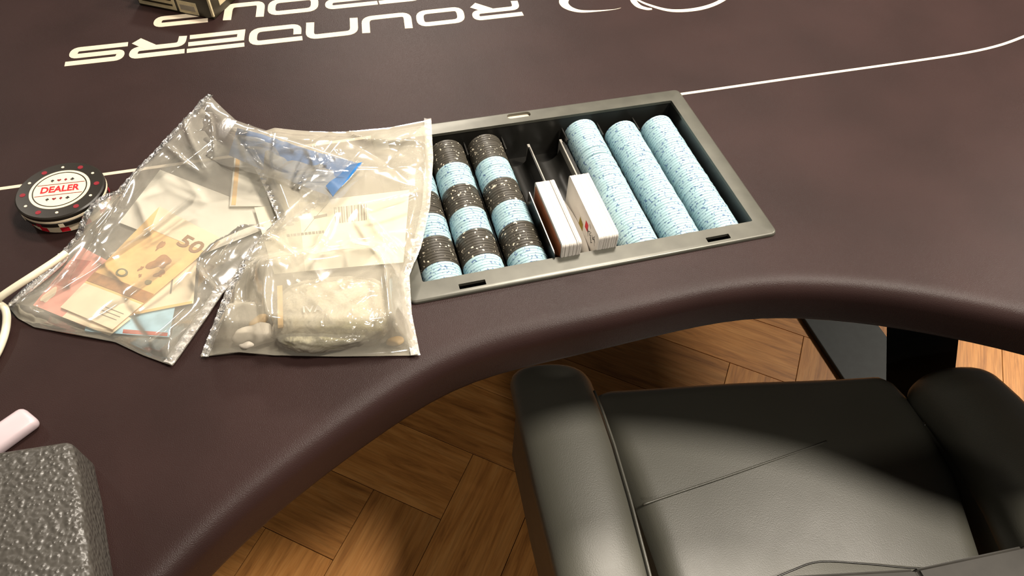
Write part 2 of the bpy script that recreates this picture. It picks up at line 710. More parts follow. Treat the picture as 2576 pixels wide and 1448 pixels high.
def grid_faces(nu, nv):
    return [(i * nv + j, (i + 1) * nv + j, (i + 1) * nv + j + 1, i * nv + j + 1) for i in range(nu - 1) for j in range(nv - 1)]


def grid_mesh(S):
    nu, nv = S.shape[:2]
    return mesh('sheet', S.reshape(-1, 3).tolist(), grid_faces(nu, nv))


def sm(x, a, b):
    t = np.clip((x - a) / (b - a), 0, 1)
    return t * t * (3 - 2 * t)


# ------------------------------------------------------------------ floor
FLOOR = link('floor', bm_mesh('floor', box_bm(-2.6, -1.6, -0.06, 3.6, 3.2, -0.012)), 'grout')
FLOOR['kind'] = 'structure'
PW, PL = 0.140, 0.70
ang = math.radians(51.6)
e1 = Vector((math.cos(ang), math.sin(ang), 0))
e2 = Vector((math.sin(ang), -math.cos(ang), 0))
org = Vector((-0.0711, 0.5334, 0))
pm = bm_mesh('plank', box_bm(-PL / 2 + 0.0006, -PW / 2 + 0.0006, -0.012, PL / 2 - 0.0006, PW / 2 - 0.0006, 0.0, 0.0004, 1))
pm.materials.append(MAT['oak'])
for p in range(-5, 6):
    for q in range(-22, 23):
        for typ in (0, 1):
            a0, b0 = q * PW + p * PL, q * PW - p * PL
            if typ == 0:
                a, b, rot = a0 - PL / 2, b0 + PW / 2, ang
            else:
                a, b, rot = a0 + PW / 2, b0 + PW - PL / 2, ang - PI / 2
            c = org + e1 * a + e2 * b
            if -1.6 < c.x < 2.35 and -1.1 < c.y < 1.75:
                o = bpy.data.objects.new('plank', pm)
                o.location = (c.x, c.y, random.uniform(-0.0002, 0.0001))
                o.rotation_euler = (0, 0, rot + (PI if random.random() < 0.5 else 0))
                COL.objects.link(o)
                o.parent = FLOOR

# ------------------------------------------------------------------ poker table
TZ = 0.76
TABLE = empty('poker_table', (0.2, 0.75, 0))
tag(TABLE, 'dark brown cloth-covered poker table with a curved dealer cutout and cream lettering', 'table')
edge_px = [(545, 1434), (600, 1371), (690, 1296), (779, 1223), (875, 1153), (971, 1084), (1060, 1022), (1119, 985), (1182, 957),
           (1296, 928), (1425, 902), (1573, 865), (1711, 831), (1800, 811), (1880, 798), (1960, 796), (2040, 800), (2130, 807), (2218, 817),
           (2340, 838), (2408, 852), (2490, 869), (2576, 889), (2700, 925)]
vis = [at(x, y, 0.712) for x, y in edge_px]
vis2 = [(p.x, p.y) for p in vis]
outl = [tuple(at(400, 1600, 0.712).xy), tuple(at(475, 1508, 0.712).xy)] + vis2 + [(0.70, 0.11), (0.82, 0.07), (0.98, 0.11), (1.16, 0.32), (1.27, 0.65), (1.26, 1.05), (1.08, 1.35), (0.7, 1.50), (-0.3, 1.50), (-0.9, 1.32), (-1.25, 1.05), (-1.35, 0.62), (-1.25, 0.18), (-0.98, -0.10), (-0.68, -0.16), (-0.42, -0.08)]
outl = [(p.x, p.y, 0) for p in catmull([(x, y, 0) for x, y in outl], 6, True)]
outl = resample(outl + outl[:1], 330)[:-1, :2]
for _ in range(6):
    outl = 0.25 * np.roll(outl, 1, 0) + 0.5 * outl + 0.25 * np.roll(outl, -1, 0)
outl = [tuple(p) for p in outl.tolist()]
HOLE = round_rect(0.0310, 0.3675, 0.3870, 0.6012, 0.004, 3)
RAD = 0.018
prof = [(RAD + 0.004, TZ), (RAD, TZ)]
for i in range(1, 8):
    t = PI / 2 * i / 7
    prof.append((RAD * (1 - math.sin(t)), TZ - RAD * (1 - math.cos(t))))
prof += [(0.0, 0.716)]
for i in range(1, 5):
    t = PI / 2 * i / 4
    prof.append((0.012 * (1 - math.cos(t)), 0.716 - 0.012 * math.sin(t)))
top = link('tabletop', bm_mesh('tabletop', plate(outl, [HOLE[::-1]], prof, 0.704)), 'felt', TABLE, angle=50)
# flat underside rim
bm = plate(round_rect(-0.85, 0.68, 0.95, 1.32, 0.05, 4), [], [(0.0, 0.7035), (0.0, 0.66)], 0.66)
link('underframe', bm_mesh('underframe', bm), 'under', TABLE)
# floor foot and sloping leg at the right, in view under the edge
fx0, fx1 = 0.930, 1.088
link('foot', bm_mesh('foot', box_bm(fx0, 0.16, 0.0, fx1, 0.95, 0.012, 0.002)), 'steel', TABLE)


def sloped_leg(bl, br, tl, tr, depth, mat_front, name='leg'):
    """box-section leg given its two front edges (bottom and top points)"""
    bl, br, tl, tr = map(Vector, (bl, br, tl, tr))
    d = Vector((depth, 0.16 * depth, 0))
    v = [bl, br, br + d, bl + d * 0.98, tl, tr, tr + d, tl + d * 0.98]
    f = [(0, 1, 2, 3), (4, 5, 6, 7), (0, 1, 5, 4), (1, 2, 6, 5), (2, 3, 7, 6), (3, 0, 4, 7)]
    bm = bmesh.new()
    bv = [bm.verts.new(x) for x in v]
    for q in f:
        bm.faces.new([bv[i] for i in q])
    bmesh.ops.recalc_face_normals(bm, faces=bm.faces)
    bmesh.ops.bevel(bm, geom=bm.edges[:], offset=0.003, segments=2, affect='EDGES')
    return link(name, bm_mesh(name, bm), mat_front, TABLE, angle=40)


sloped_leg(at(2225, 1060, 0.0122), at(2345, 1060, 0.0122), at(2226, 700, 0.69), at(2345, 700, 0.69), 0.055, 'darksteel')
# the same frame on the other, unseen side of the table
link('foot', bm_mesh('foot', box_bm(-1.02, 0.30, 0.0, -0.87, 1.05, 0.045, 0.004)), 'steel', TABLE)
sloped_leg((-0.99, 0.60, 0.044), (-0.90, 0.60, 0.044), (-0.80, 0.80, 0.69), (-0.71, 0.80, 0.69), 0.055, 'darksteel')

# betting line
bl_px = [(-900, 602), (-400, 531), (0, 474.8), (254.8, 439.6), (800, 363), (1300, 294), (1712, 237), (2000, 195.7), (2295, 154.3), (2420, 135), (2500, 118), (2560, 98), (2620, 70), (2680, 20), (2720, -40), (2740, -110)]
blw = catmull([at(x, y, TZ) for x, y in bl_px], 6)
v, f = ribbon([(p.x, p.y) for p in blw], 0.0042, TZ - 0.0004, TZ + 0.0003)
link('betting_line', mesh('betting_line', v, f), 'print', top)


# cream lettering, printed upside down towards the dealer
def glyph(ch):
    t = 0.26          # stroke, in letter heights (letter is 1 high, w wide)
    h = t / 2
    r = 0.34
    w_ = 2.02
    lo, hi, md = h, 1 - h, 0.5
    S = []
    if ch == 'S':
        S.append((fillet([(w_, 1 - 0.13), (0.0 + h * 1.2, 1 - 0.13), (0.0 + h * 1.2, 0.5), (w_ - h * 1.2, 0.5), (w_ - h * 1.2, 0.13), (0.0, 0.13)], 0.24), 0.235))
    elif ch in 'RP':
        S.append((fillet([(0.0, 1 - 0.125), (w_ - h * 1.3, 1 - 0.125), (w_ - h * 1.3, 0.47), (h * 1.4, 0.47), (h * 1.4, 0.0)], 0.22), 0.245))
        if ch == 'R':
            S.append(([(w_ * 0.62, 0.47), (w_ - 0.14, 0.0)], 0.36))
    elif ch == 'E':
        S.append(([(0.0, 1 - 0.115), (w_, 1 - 0.115)], 0.23))
        S.append(([(w_, 0.52), (h * 1.3, 0.52), (h * 1.3, 0.115), (w_, 0.115)], 0.23))
    elif ch == 'D':
        S.append((fillet([(0.0, 1 - 0.12), (w_ - h * 1.5, 1 - 0.12), (w_ - h * 1.5, 0.12), (h * 1.5, 0.12), (h * 1.5, 0.62)], 0.30), 0.25))
    elif ch == 'N':
        S.append((fillet([(h * 1.6, 0.0), (h * 1.6, 1 - 0.12), (w_ - h * 1.6, 1 - 0.12), (w_ - h * 1.6, 0.0)], 0.28), 0.26))
    elif ch == 'U':
        S.append((fillet([(h * 1.6, 1.0), (h * 1.6, 0.12), (w_ - h * 1.6, 0.12), (w_ - h * 1.6, 1.0)], 0.28), 0.26))
    elif ch == 'G':
        S.append((fillet([(w_, 1 - 0.12), (h * 1.5, 1 - 0.12), (h * 1.5, 0.12), (w_ - h * 1.5, 0.12), (w_ - h * 1.5, 0.5), (w_ * 0.5, 0.5)], 0.30), 0.245))
    elif ch == 'O':
        p = fillet([(w_ / 2, 1 - 0.12), (w_ - h * 1.5, 1 - 0.12), (w_ - h * 1.5, 0.12), (h * 1.5, 0.12), (h * 1.5, 1 - 0.12), (w_ / 2, 1 - 0.12)], 0.30)
        S.append((p, 0.25))
    return S, w_


def letter(ch, x_right, x_left, y_top, y_base):
    """x_right: photo-right edge = the letter's own left side"""
    S, w_ = glyph(ch)
    parts = []
    for path, t in S:
        pts = [(x_right - (p[0] / w_) * (x_right - x_left) + (1 - p[1]) * 0.004, y_base - p[1] * (y_base - y_top)) for p in path]
        sc = (y_base - y_top)
        # stroke is thinner along x because letters are wide: width by direction
        P = [Vector(q) for q in pts]
        parts.append(ribbon(P, t * 1.0 * sc, TZ - 0.0004, TZ + 0.0003 + 0.00012 * len(parts)))
    v, f = join_parts(parts)
    o = link('letter', mesh('letter', v, f), 'print', top)
    return o


yT, yB = 0.8022, 0.8408
lx = [at(px, py, TZ).x for px, py in ((1315, 36), (1188, 50), (1175, 55), (1047, 68), (1043, 72), (907, 84), (905, 82), (764, 98), (760, 98), (620, 112), (614, 116), (469, 132), (463, 134), (319, 152), (309, 152), (160, 172))]
for i, ch in enumerate('ROUNDERS'):
    letter(ch, lx[2 * i], lx[2 * i + 1], yT, yB)
y2T, y2B = 0.8672, 0.9058
lx2 = [at(px, py, TZ).x for px, py in ((1062, 0), (953, 8), (948, 4), (815, 22), (803, 22), (668, 38), (664, 42), (560, 50), (522, 56), (381, 70))]
for i, ch in enumerate('GROUP'):
    letter(ch, lx2[2 * i], lx2[2 * i + 1], y2T, y2B)


def swoosh(px, wd):
    pts = catmull([at(x, y, TZ) for x, y in px], 6)
    ws = np.interp(np.linspace(0, 1, len(pts)), np.linspace(0, 1, len(wd)), wd).tolist()
    v, f = ribbon([(p.x, p.y) for p in pts], ws, TZ - 0.0004, TZ + 0.0003)
    link('logo_swoosh', mesh('logo_swoosh', v, f), 'print', top)


swoosh([(1520, -70), (1450, -30), (1420, -2), (1424, 16), (1455, 28), (1500, 28), (1545, 24), (1562, 20)], [0.004, 0.010, 0.013, 0.012, 0.007, 0.0035, 0.001, 0.0003])
swoosh([(1600, -40), (1592, -5), (1604, 14), (1625, 22), (1640, 23)], [0.008, 0.009, 0.009, 0.007, 0.004])
swoosh([(1588, -8), (1630, 12), (1690, 27), (1760, 22), (1815, 2), (1850, -30), (1840, -70)], [0.003, 0.005, 0.007, 0.0075, 0.0065, 0.005, 0.003])

# ------------------------------------------------------------------ dealer tray
TRAY = empty('chip_tray', (0.208, 0.485, 0.76))
tag(TRAY, 'grey framed dealer chip tray with black lanes sunk into the poker table', 'tray')
slots = []


def slot(x0, y0, x1, y1, r):
    slots.append(round_rect(x0, y0, x1, y1, r, 4)[::-1])


slot(0.1785, 0.5925, 0.2055, 0.6005, 0.0036)
slot(0.0730, 0.3690, 0.0975, 0.3750, 0.0006)
slot(0.3170, 0.3690, 0.3415, 0.3750, 0.0006)
fo = round_rect(0.0265, 0.3642, 0.3910, 0.6040, 0.007, 5)
fh = round_rect(0.0425, 0.3850, 0.3734, 0.5846, 0.0015, 2)[::-1]
fprof = [(0.0022, 0.7636), (0.0012, 0.7633), (0.0004, 0.7626), (0.0, 0.7616), (0.0, 0.7602)]
link('frame', bm_mesh('frame', plate(fo, [fh] + slots, fprof, 0.7602)), 'frame', TRAY, angle=35)
# well: walls and scalloped floor
AX = 0.7425
LANES = [0.0625, 0.1035, 0.1470, 0.2605, 0.3050, 0.3490]
xs = np.linspace(0.0425, 0.3734, 200)
zf = np.full_like(xs, 0.742)
for c in LANES:
    d = np.abs(xs - c)
    q = np.where(d < 0.0207, AX - np.sqrt(np.clip(0.0207 ** 2 - d ** 2, 0, None)), 1)
    zf = np.minimum(zf, q)
for c, r in ((0.1822, 0.0132), (0.2160, 0.0178)):
    d = np.abs(xs - c)
    q = np.where(d < r, 0.716 + r - np.sqrt(np.clip(r ** 2 - d ** 2, 0, None)), 1)
    zf = np.minimum(zf, q)
V, Fc = [], []
y0w, y1w = 0.3848, 0.5852
for i, x in enumerate(xs):
    V += [(x, y0w, 0.7605), (x, y0w, zf[i]), (x, 0.566, zf[i]), (x, 0.5675, 0.7115), (x, y1w, 0.7115), (x, y1w, 0.7605), (x, y1w, 0.709), (x, y0w, 0.709)]
nn = 8
for i in range(len(xs) - 1):
    for k in range(nn):
        a, b = i * nn + k, i * nn + (k + 1) % nn
        if k in (5,):
            continue
        if k == 7:
            continue
        Fc.append((a, b, b + nn, a + nn))
n0 = len(V)
V += [(0.0422, y0w, 0.7605), (0.0422, y1w, 0.7605), (0.0422, y1w, 0.709), (0.0422, y0w, 0.709), (0.3737, y0w, 0.7605), (0.3737, y1w, 0.7605), (0.3737, y1w, 0.709), (0.3737, y0w, 0.709)]
Fc += [(n0, n0 + 1, n0 + 2, n0 + 3), (n0 + 4, n0 + 7, n0 + 6, n0 + 5)]
link('well', mesh('well', V, Fc), 'well', TRAY, angle=40)
for x in (0.1970, 0.2352):
    bm = box_bm(x - 0.0016, 0.3855, 0.716, x + 0.0016, 0.572, 0.7415, 0.0006, 2)
    o = link('divider', bm_mesh('divider', bm), 'bar', TRAY)
for x in (0.0830, 0.1253, 0.1685, 0.2400, 0.2828, 0.3270):
    link('ridge', bm_mesh('ridge', box_bm(x - 0.0009, 0.562, 0.716, x + 0.0009, 0.5835, 0.748, 0.0004, 1)), 'well', TRAY)
for kind, px, py, mt, s in (('spade', 1175, 312, 'suit', 0.0045), ('heart', 1428, 270, 'suit', 0.0042), ('spade', 1627, 243, 'suit', 0.0045), ('club', 1273, 697, 'suitwhite', 0.0068),
                            ('club', 1425, 672, 'frame', 0.006), ('diamond', 1722, 612, 'suit', 0.0055), ('heart', 1582, 638, 'suit', 0.006)):
    p = at(px, py, 0.7636)
    v, f = suit_mesh(kind, s, -0.0006, 0.0005)
    rz = PI if py > 500 else 0
    o = link('suit_mark', mesh('suit_mark', v, f), mt, TRAY)
    o.matrix_world = Matrix.Translation(p) @ Matrix.Rotation(rz, 4, 'Z')

# ------------------------------------------------------------------ chips
CR, CT = 0.0195, 0.0033
cv, cf = lathe([(CR - 0.0005, 0.0), (CR, 0.00035), (CR, CT - 0.00035), (CR - 0.0005, CT)], 28)
CHIP = {}
for c in ('blue', 'black'):
    me = mesh('poker_chip', cv, cf)
    me.materials.append(MAT[c])
    me.polygons.foreach_set('use_smooth', [True] * len(me.polygons))
    me.set_sharp_from_angle(angle=math.radians(50))
    CHIP[c] = me


def chip(colr, x, y, label, group, tilt=0.0):
    o = bpy.data.objects.new('poker_chip', CHIP[colr])
    jx = random.gauss(0, 0.00022)
    o.matrix_world = Matrix.Translation((x + jx, y, AX + random.gauss(0, 0.0001) + 0.0004)) @ Matrix.Rotation(PI / 2 + tilt, 4, 'X') @ Matrix.Rotation(random.uniform(0, 2 * PI), 4, 'Z')
    COL.objects.link(o)
    tag(o, label, 'poker chip', group)


cname = ['leftmost column', 'second column', 'third column']
order = [('blue', 6, 'front blue'), ('black', 10, 'front black'), ('blue', 9, 'middle blue'), ('black', 10, 'middle black'), ('blue', 10, 'rear blue'), ('black', 11, 'rearmost black')]
for li in range(3):
    y = 0.3862
    for colr, n, nm in order:
        lab = '%s chip in the %s block of the %s from the left' % ('pale blue' if colr == 'blue' else 'spotted black', nm, cname[li])
        grp = '%s chips, %s' % (nm, cname[li])
        for k in range(n):
            y += CT + 0.00006
            chip(colr, LANES[li], y, lab, grp)
rname = ['gappy column beside the card decks', 'middle of the three all-blue columns', 'rightmost all-blue column']
for li, n in ((3, 56), (4, 53), (5, 53)):
    y = 0.3862
    for k in range(n):
        y += CT + 0.00004
        tilt = 0.0
        if li == 3:
            if k == 39:
                y += 0.0016
            if k == 42:
                y += 0.0018
            if k >= 42:
                tilt = 0.05
        chip('blue', LANES[li], y, 'pale blue chip in the ' + rname[li - 3], 'blue chips in ' + rname[li - 3], tilt)


# ------------------------------------------------------------------ card decks in the two middle lanes
def card_bm(th, r=0.0035):
    return prism(round_rect(0, 0, 0.088, 0.063, r, 4), 0, th)


def card_verts(x, th, dy=0, dz=0):
    L = round_rect(0, 0, 0.088, 0.063, 0.0035, 4)
    n = len(L)
    v = [(x, a + dy, b + dz) for a, b in L] + [(x + th, a + dy, b + dz) for a, b in L]
    f = [tuple(range(n))[::-1], tuple(range(n, 2 * n))] + [(i, (i + 1) % n, n + (i + 1) % n, n + i) for i in range(n)]
    return v, f


def deck(loc, label, n, pitch, faced, gaps=()):
    t = empty('card_deck', loc)
    tag(t, label, 'card deck', 'decks of playing cards in the tray')
    parts = []
    x = 0.0006
    for k in range(n):
        parts.append(card_verts(x, pitch * 0.72, random.gauss(0, 0.00015), random.gauss(0, 0.00012) - (0.0012 if k in gaps else 0)))
        x += pitch
    v, f = join_parts(parts)
    o = link('cards', mesh('cards', v, f), 'card', t)
    o.matrix_parent_inverse = Matrix()
    o['kind'] = 'stuff'
    v, f = card_verts(0, 0.0004)
    o = link('face_card', mesh('face_card', v, f), 'card', t)
    o.matrix_parent_inverse = Matrix()
    return t


zc = 0.7175
dL = deck((0.1725, 0.3835, zc), 'white card deck on edge with an orange-brown face, left of the two decks', 38, 0.00049, 'back', (27, 28, 31))
v, f = join_parts([([(-0.0002, y, z) for y, z in round_rect(0.0025, 0.0025, 0.0855, 0.0595, 0.002, 3)], [tuple(range(16))[::-1]])])
o = link('orange_back', mesh('orange_back', v, f), 'cardback', dL)
o.matrix_parent_inverse = Matrix()
dR = deck((0.2085, 0.3845, zc + 0.0005), 'white card deck with red and yellow print on its face, right of the two decks', 40, 0.00048, 'face')


def face_print(parent, mat, polys, name):
    parts = []
    for poly in polys:
        parts.append(([(-0.0002, y, z) for y, z in poly], [tuple(range(len(poly)))[::-1]]))
    v, f = join_parts(parts)
    o = link(name, mesh(name, v, f), mat, parent)
    o.matrix_parent_inverse = Matrix()


face_print(dR, 'red', [[(0.026, 0.044), (0.033, 0.044), (0.033, 0.053), (0.026, 0.053)]], 'red_print')
face_print(dR, 'olive', [[(0.036, 0.030), (0.048, 0.030), (0.047, 0.044), (0.038, 0.042)]], 'yellow_print')
sq = []
for k in range(7):
    y0, z0 = 0.006 + 0.0028 * k, 0.045 + 0.006 * math.sin(k * 1.7)
    for s in range(2):
        y1, z1 = y0 + 0.004, z0 + 0.006 * math.cos(k * 2.1 + s)
        sq.append([(y0, z0 - 0.0004), (y1, z1 - 0.0004), (y1, z1 + 0.0006), (y0, z0 + 0.0006)])
        z0 += 0.004
face_print(dR, 'ink', sq, 'line_print')
# black cut card leaning beside the left deck, and a loose white card between the decks
t = empty('cut_card', (0.1672, 0.384, zc - 0.001))
tag(t, 'thin black plastic cut card with a pale edge leaning left of the decks', 'cut card')
v, f = card_verts(0.0, 0.0006)
v = [(a, b, c_ * 0.84) for a, b, c_ in v]
Ml = Matrix.Rotation(-0.02, 4, 'Y')
o = link('card', mesh('card', [Ml @ Vector(q) for q in v], f), 'cutcard', t)
o.matrix_parent_inverse = Matrix()
v, f = ribbon([(0.0, 0.0035), (0.0, 0.0845)], 0.0009, 0.0525, 0.0533)
o = link('pale_edge', mesh('pale_edge', [Ml @ Vector((q[0] + 0.0003, q[1], q[2])) for q in v], f), 'card', t)
o.matrix_parent_inverse = Matrix()
N = 14
V, Fc = [], []
for i in range(N):
    a = i / (N - 1)
    x = 0.2012 + 0.004 * math.sin(a * PI) - 0.001 * a
    y = 0.3865 + 0.080 * a
    V += [(x, y, zc), (x + 0.0035, y, zc + 0.034), (x + 0.0004, y, zc), (x + 0.0039, y, zc + 0.034)]
for i in range(N - 1):
    a, b = 4 * i, 4 * i + 4
    Fc += [(a, a + 1, b + 1, b), (a + 2, b + 2, b + 3, a + 3), (a + 1, a + 3, b + 3, b + 1), (a, b, b + 2, a + 2)]
o = link('playing_card', mesh('playing_card', V, Fc), 'card', smooth=True)
tag(o, 'single bent white card standing in the gap between the two decks', 'playing card')

# ------------------------------------------------------------------ dealer button
BT = empty('dealer_button', (-0.2672, 0.5595, TZ), math.radians(-3))
tag(BT, 'round black and cream dealer button with red lettering on the felt', 'dealer button')


def bpart(name, vf, mat, smooth_angle=35, par=None):
    o = link(name, mesh(name, *vf) if isinstance(vf, tuple) else vf, mat, par or BT, angle=smooth_angle)
    o.matrix_parent_inverse = Matrix()
    return o


lower = bpart('lower_disc', lathe([(0.0345, 0.0), (0.0358, 0.0012), (0.0362, 0.0085)], 64), 'butcream')
middle = bpart('middle_disc', lathe([(0.0366, 0.0087), (0.0382, 0.0100), (0.0384, 0.0140), (0.0380, 0.0146)], 64), 'butblack')
bpart('white_band', lathe([(0.0378, 0.0146), (0.0385, 0.0152), (0.0385, 0.0172), (0.0380, 0.0178)], 64), 'butcream')
upper = bpart('upper_disc', lathe([(0.0384, 0.0178), (0.0386, 0.0186), (0.0385, 0.0210), (0.0372, 0.0220)], 64), 'butblack')
disc = bpart('cream_disc', lathe([(0.0262, 0.0218), (0.0262, 0.0223)], 64), 'butcream')


def ring(r0, r1, z0, z1, seg=64):
    V, Fc = [], []
    for i in range(seg):
        a = 2 * PI * i / seg
        c, s = math.cos(a), math.sin(a)
        V += [(r0 * c, r0 * s, z1), (r1 * c, r1 * s, z1), (r1 * c, r1 * s, z0), (r0 * c, r0 * s, z0)]
    for i in range(seg):
        a, b = 4 * i, 4 * ((i + 1) % seg)
        for k in range(4):
            Fc.append((a + k, b + k, b + (k + 1) % 4, a + (k + 1) % 4))
    return V, Fc


bpart('black_ring', ring(0.0226, 0.0236, 0.0221, 0.0225), 'butblack', par=disc)
me = text_mesh('DEALER', 0.0112, 0.0002, 0.0003, 1.0)
me.transform(Matrix.Translation((0, 0, 0.0224)))
wdt = max(v.co.x for v in me.vertices) - min(v.co.x for v in me.vertices)
me.transform(Matrix.Diagonal((0.0335 / wdt, 1.02, 1, 1)))
bpart('red_lettering', me, 'red', 20, disc)
for yy in (0.0074, -0.0074):
    v, f = ribbon([(-0.0205, yy), (0.0205, yy)], 0.0007, 0.0221, 0.0225)
    bpart('rule', (v, f), 'darkred', par=disc)
for yy in (0.0128, -0.0128):
    for k, kd in enumerate(('spade', 'heart', 'diamond', 'club')):
        v, f = suit_mesh(kd, 0.0019, 0.0221, 0.0225)
        x = -0.0085 + k * 0.0058
        bpart('suit_mark', ([(a + x, b + yy, c) for a, b, c in v], f), 'ink' if kd in ('spade', 'club') else 'darkred', par=disc)
for k in range(12):
    a = math.radians(95 + 30 * k)
    c, s = math.cos(a), math.sin(a)
    r = 0.0316
    mt = 'butcream' if k % 2 == 0 else 'darkred'
    v, f = lathe([(0.0014 if k % 2 == 0 else 0.0026, 0.0216), (0.0013 if k % 2 == 0 else 0.0024, 0.0223)], 14)
    bpart('spot', ([(x + r * c, y + r * s, z) for x, y, z in v], f), mt, par=upper)
    # the same spot wraps over the rim
    V = []
    for dz in (0.0100, 0.0138):
        for da in (-0.055, 0.055):
            V.append((0.0387 * math.cos(a + da), 0.0387 * math.sin(a + da), dz))
    V += [(x * 0.98, y * 0.98, z) for x, y, z in V]
    bpart('rim_spot', (V, [(0, 1, 3, 2), (0, 2, 6, 4), (1, 5, 7, 3), (2, 3, 7, 6), (0, 4, 5, 1)]), mt, par=middle)
    V = []
    for dz in (0.0020, 0.0070):
        for da in (-0.10, 0.10):
            V.append((0.03645 * math.cos(a + da), 0.03645 * math.sin(a + da), dz))
    V += [(x * 0.97, y * 0.97, z) for x, y, z in V]
    bpart('base_mark', (V, [(0, 1, 3, 2), (0, 2, 6, 4), (1, 5, 7, 3), (2, 3, 7, 6), (0, 4, 5, 1)]), 'red', par=lower)

# ------------------------------------------------------------------ small things on the felt
# printed box at the far left
ca = Vector((-0.1331, 0.8713, TZ))
BX = empty('card_box', ca, math.atan2(0.045, 0.027))
tag(BX, 'dark and cream printed cardboard box on the lettering at the far edge', 'box')


def bx(name, bm, mat):
    o = link(name, bm_mesh(name, bm), mat, BX)
    o.matrix_parent_inverse = Matrix()


bx('carton', box_bm(0, 0, 0.0, 0.066, 0.108, 0.034, 0.0012, 2), 'boxdark')
# local x runs along the right face, local y along the left face
bx('cream_panel', box_bm(-0.0004, 0.052, 0.003, 0.0, 0.106, 0.030), 'boxcream')
bx('cream_strip', box_bm(-0.0004, 0.021, 0.002, 0.0, 0.048, 0.018), 'boxcream')
bx('print_block', box_bm(-0.0007, 0.024, 0.006, -0.0003, 0.045, 0.013), 'greyink')
bx('cream_edge', box_bm(-0.0005, -0.0005, 0.004, 0.0022, 0.0022, 0.0338), 'boxcream')
bx('side_stripe', box_bm(0.018, -0.0004, 0.010, 0.060, 0.0, 0.018), 'boxcream')
bx('side_stripe', box_bm(0.010, -0.0004, 0.024, 0.064, 0.0, 0.028), 'boxcream')
for k in range(3):
    bx('print_line', box_bm(-0.0007, 0.056, 0.008 + 0.007 * k, -0.0003, 0.100, 0.0105 + 0.007 * k), 'boxdark')

# white plastic bar at the left
wp = [at(x, y, 0.772) for x, y in ((50, 1016), (93, 1052), (-75, 1174), (-115, 1128))]
bm = prism([(p.x, p.y) for p in wp][::-1], TZ, TZ + 0.0115, 0.0048, 4)
o = link('plastic_bar', bm_mesh('plastic_bar', bm), 'bar_white', angle=40)
tag(o, 'pinkish white rounded plastic bar at the left edge above the leather case', 'plastic bar')

# leather case
LC = empty('leather_case', (-0.25, 0.25, TZ))
tag(LC, 'black pebbled leather case with a soft square corner lying at the lower left', 'leather case')
zt = 0.800
tp = [at(x, y, zt) for x, y in ((178, 1103), (200, 1214), (213, 1316), (231, 1448), (262, 1640), (-380, 1700), (-330, 1190), (0, 1131))]
bt = [p.xy.to_3d() for p in tp]
bm = bmesh.new()
loop = [(p.x, p.y) for p in tp][::-1]
if sum(loop[i - 1][0] * loop[i][1] - loop[i][0] * loop[i - 1][1] for i in range(len(loop))) < 0:
    loop = loop[::-1]
bm = prism(loop, TZ + 0.001, zt, 0.0055, 4)
bmesh.ops.triangulate(bm, faces=[f_ for f_ in bm.faces if len(f_.verts) > 4])
o = link('body', bm_mesh('body', bm), 'pebble', LC, angle=60)
# cream cord at the left
cp = [(166, 636, 0.783), (140, 655, 0.784), (90, 688, 0.784), (40, 720, 0.782), (5, 744, 0.778), (-10, 758, 0.774), (-2, 764, 0.771), (12, 776, 0.768), (17, 800, 0.766), (12, 838, 0.765), (-6, 885, 0.764), (-40, 940, 0.764)]
path = catmull([at(x, y, z) for x, y, z in cp], 6)
o = link('cord', tube(path, 0.0031, 10), 'cord', smooth=True)
tag(o, 'thin cream plastic cord looping over the bag corner at the left edge', 'cord')


# ------------------------------------------------------------------ clear bags
def creases(X, Y, n, seed, amp, wid, length, region):
    rng = np.random.default_rng(seed)
    Z = np.zeros_like(X)
    x0, x1, y0, y1 = region
    for _ in range(n):
        cx, cy = rng.uniform(x0, x1), rng.uniform(y0, y1)
        a = rng.uniform(0, PI)
        Lh = rng.uniform(*length) / 2
        wd = rng.uniform(*wid)
        dx, dy = X - cx, Y - cy
        s = dx * math.cos(a) + dy * math.sin(a)
        d = -dx * math.sin(a) + dy * math.cos(a) + rng.uniform(-6, 6) * s * s
        pr = np.exp(-(np.abs(d) / wd) ** 1.3) * np.clip(1 - (np.abs(s) / Lh) ** 2, 0, 1)
        Z += rng.choice([-0.6, 1.0]) * rng.uniform(0.3, 1.0) * amp * pr
    return Z


def px3(pts):
    return [tuple(at(x, y, z)) for x, y, z in pts]


def folds(X, Y, lines):
    Z = np.zeros_like(X)
    for pts, h, wd in lines:
        P = resample([tuple(q) for q in catmull([at(x, y, 0.775).xy.to_3d() for x, y in pts], 6)], 40)[:, :2]
        best = np.full(X.shape, 1e9)
        tt = np.zeros_like(X)
        for i in range(39):
            a, b = P[i], P[i + 1]
            d = b - a
            t = np.clip(((X - a[0]) * d[0] + (Y - a[1]) * d[1]) / (d @ d + 1e-12), 0, 1)
            q = (X - a[0] - t * d[0]) ** 2 + (Y - a[1] - t * d[1]) ** 2
            m = q < best
            best[m] = q[m]
            tt[m] = ((i + t) / 39)[m]
        Z += 1.35 * h * np.exp(-(np.sqrt(best) / wd) ** 1.4) * np.sin(PI * np.clip(tt, 0.04, 0.96)) ** 0.6
    return Z


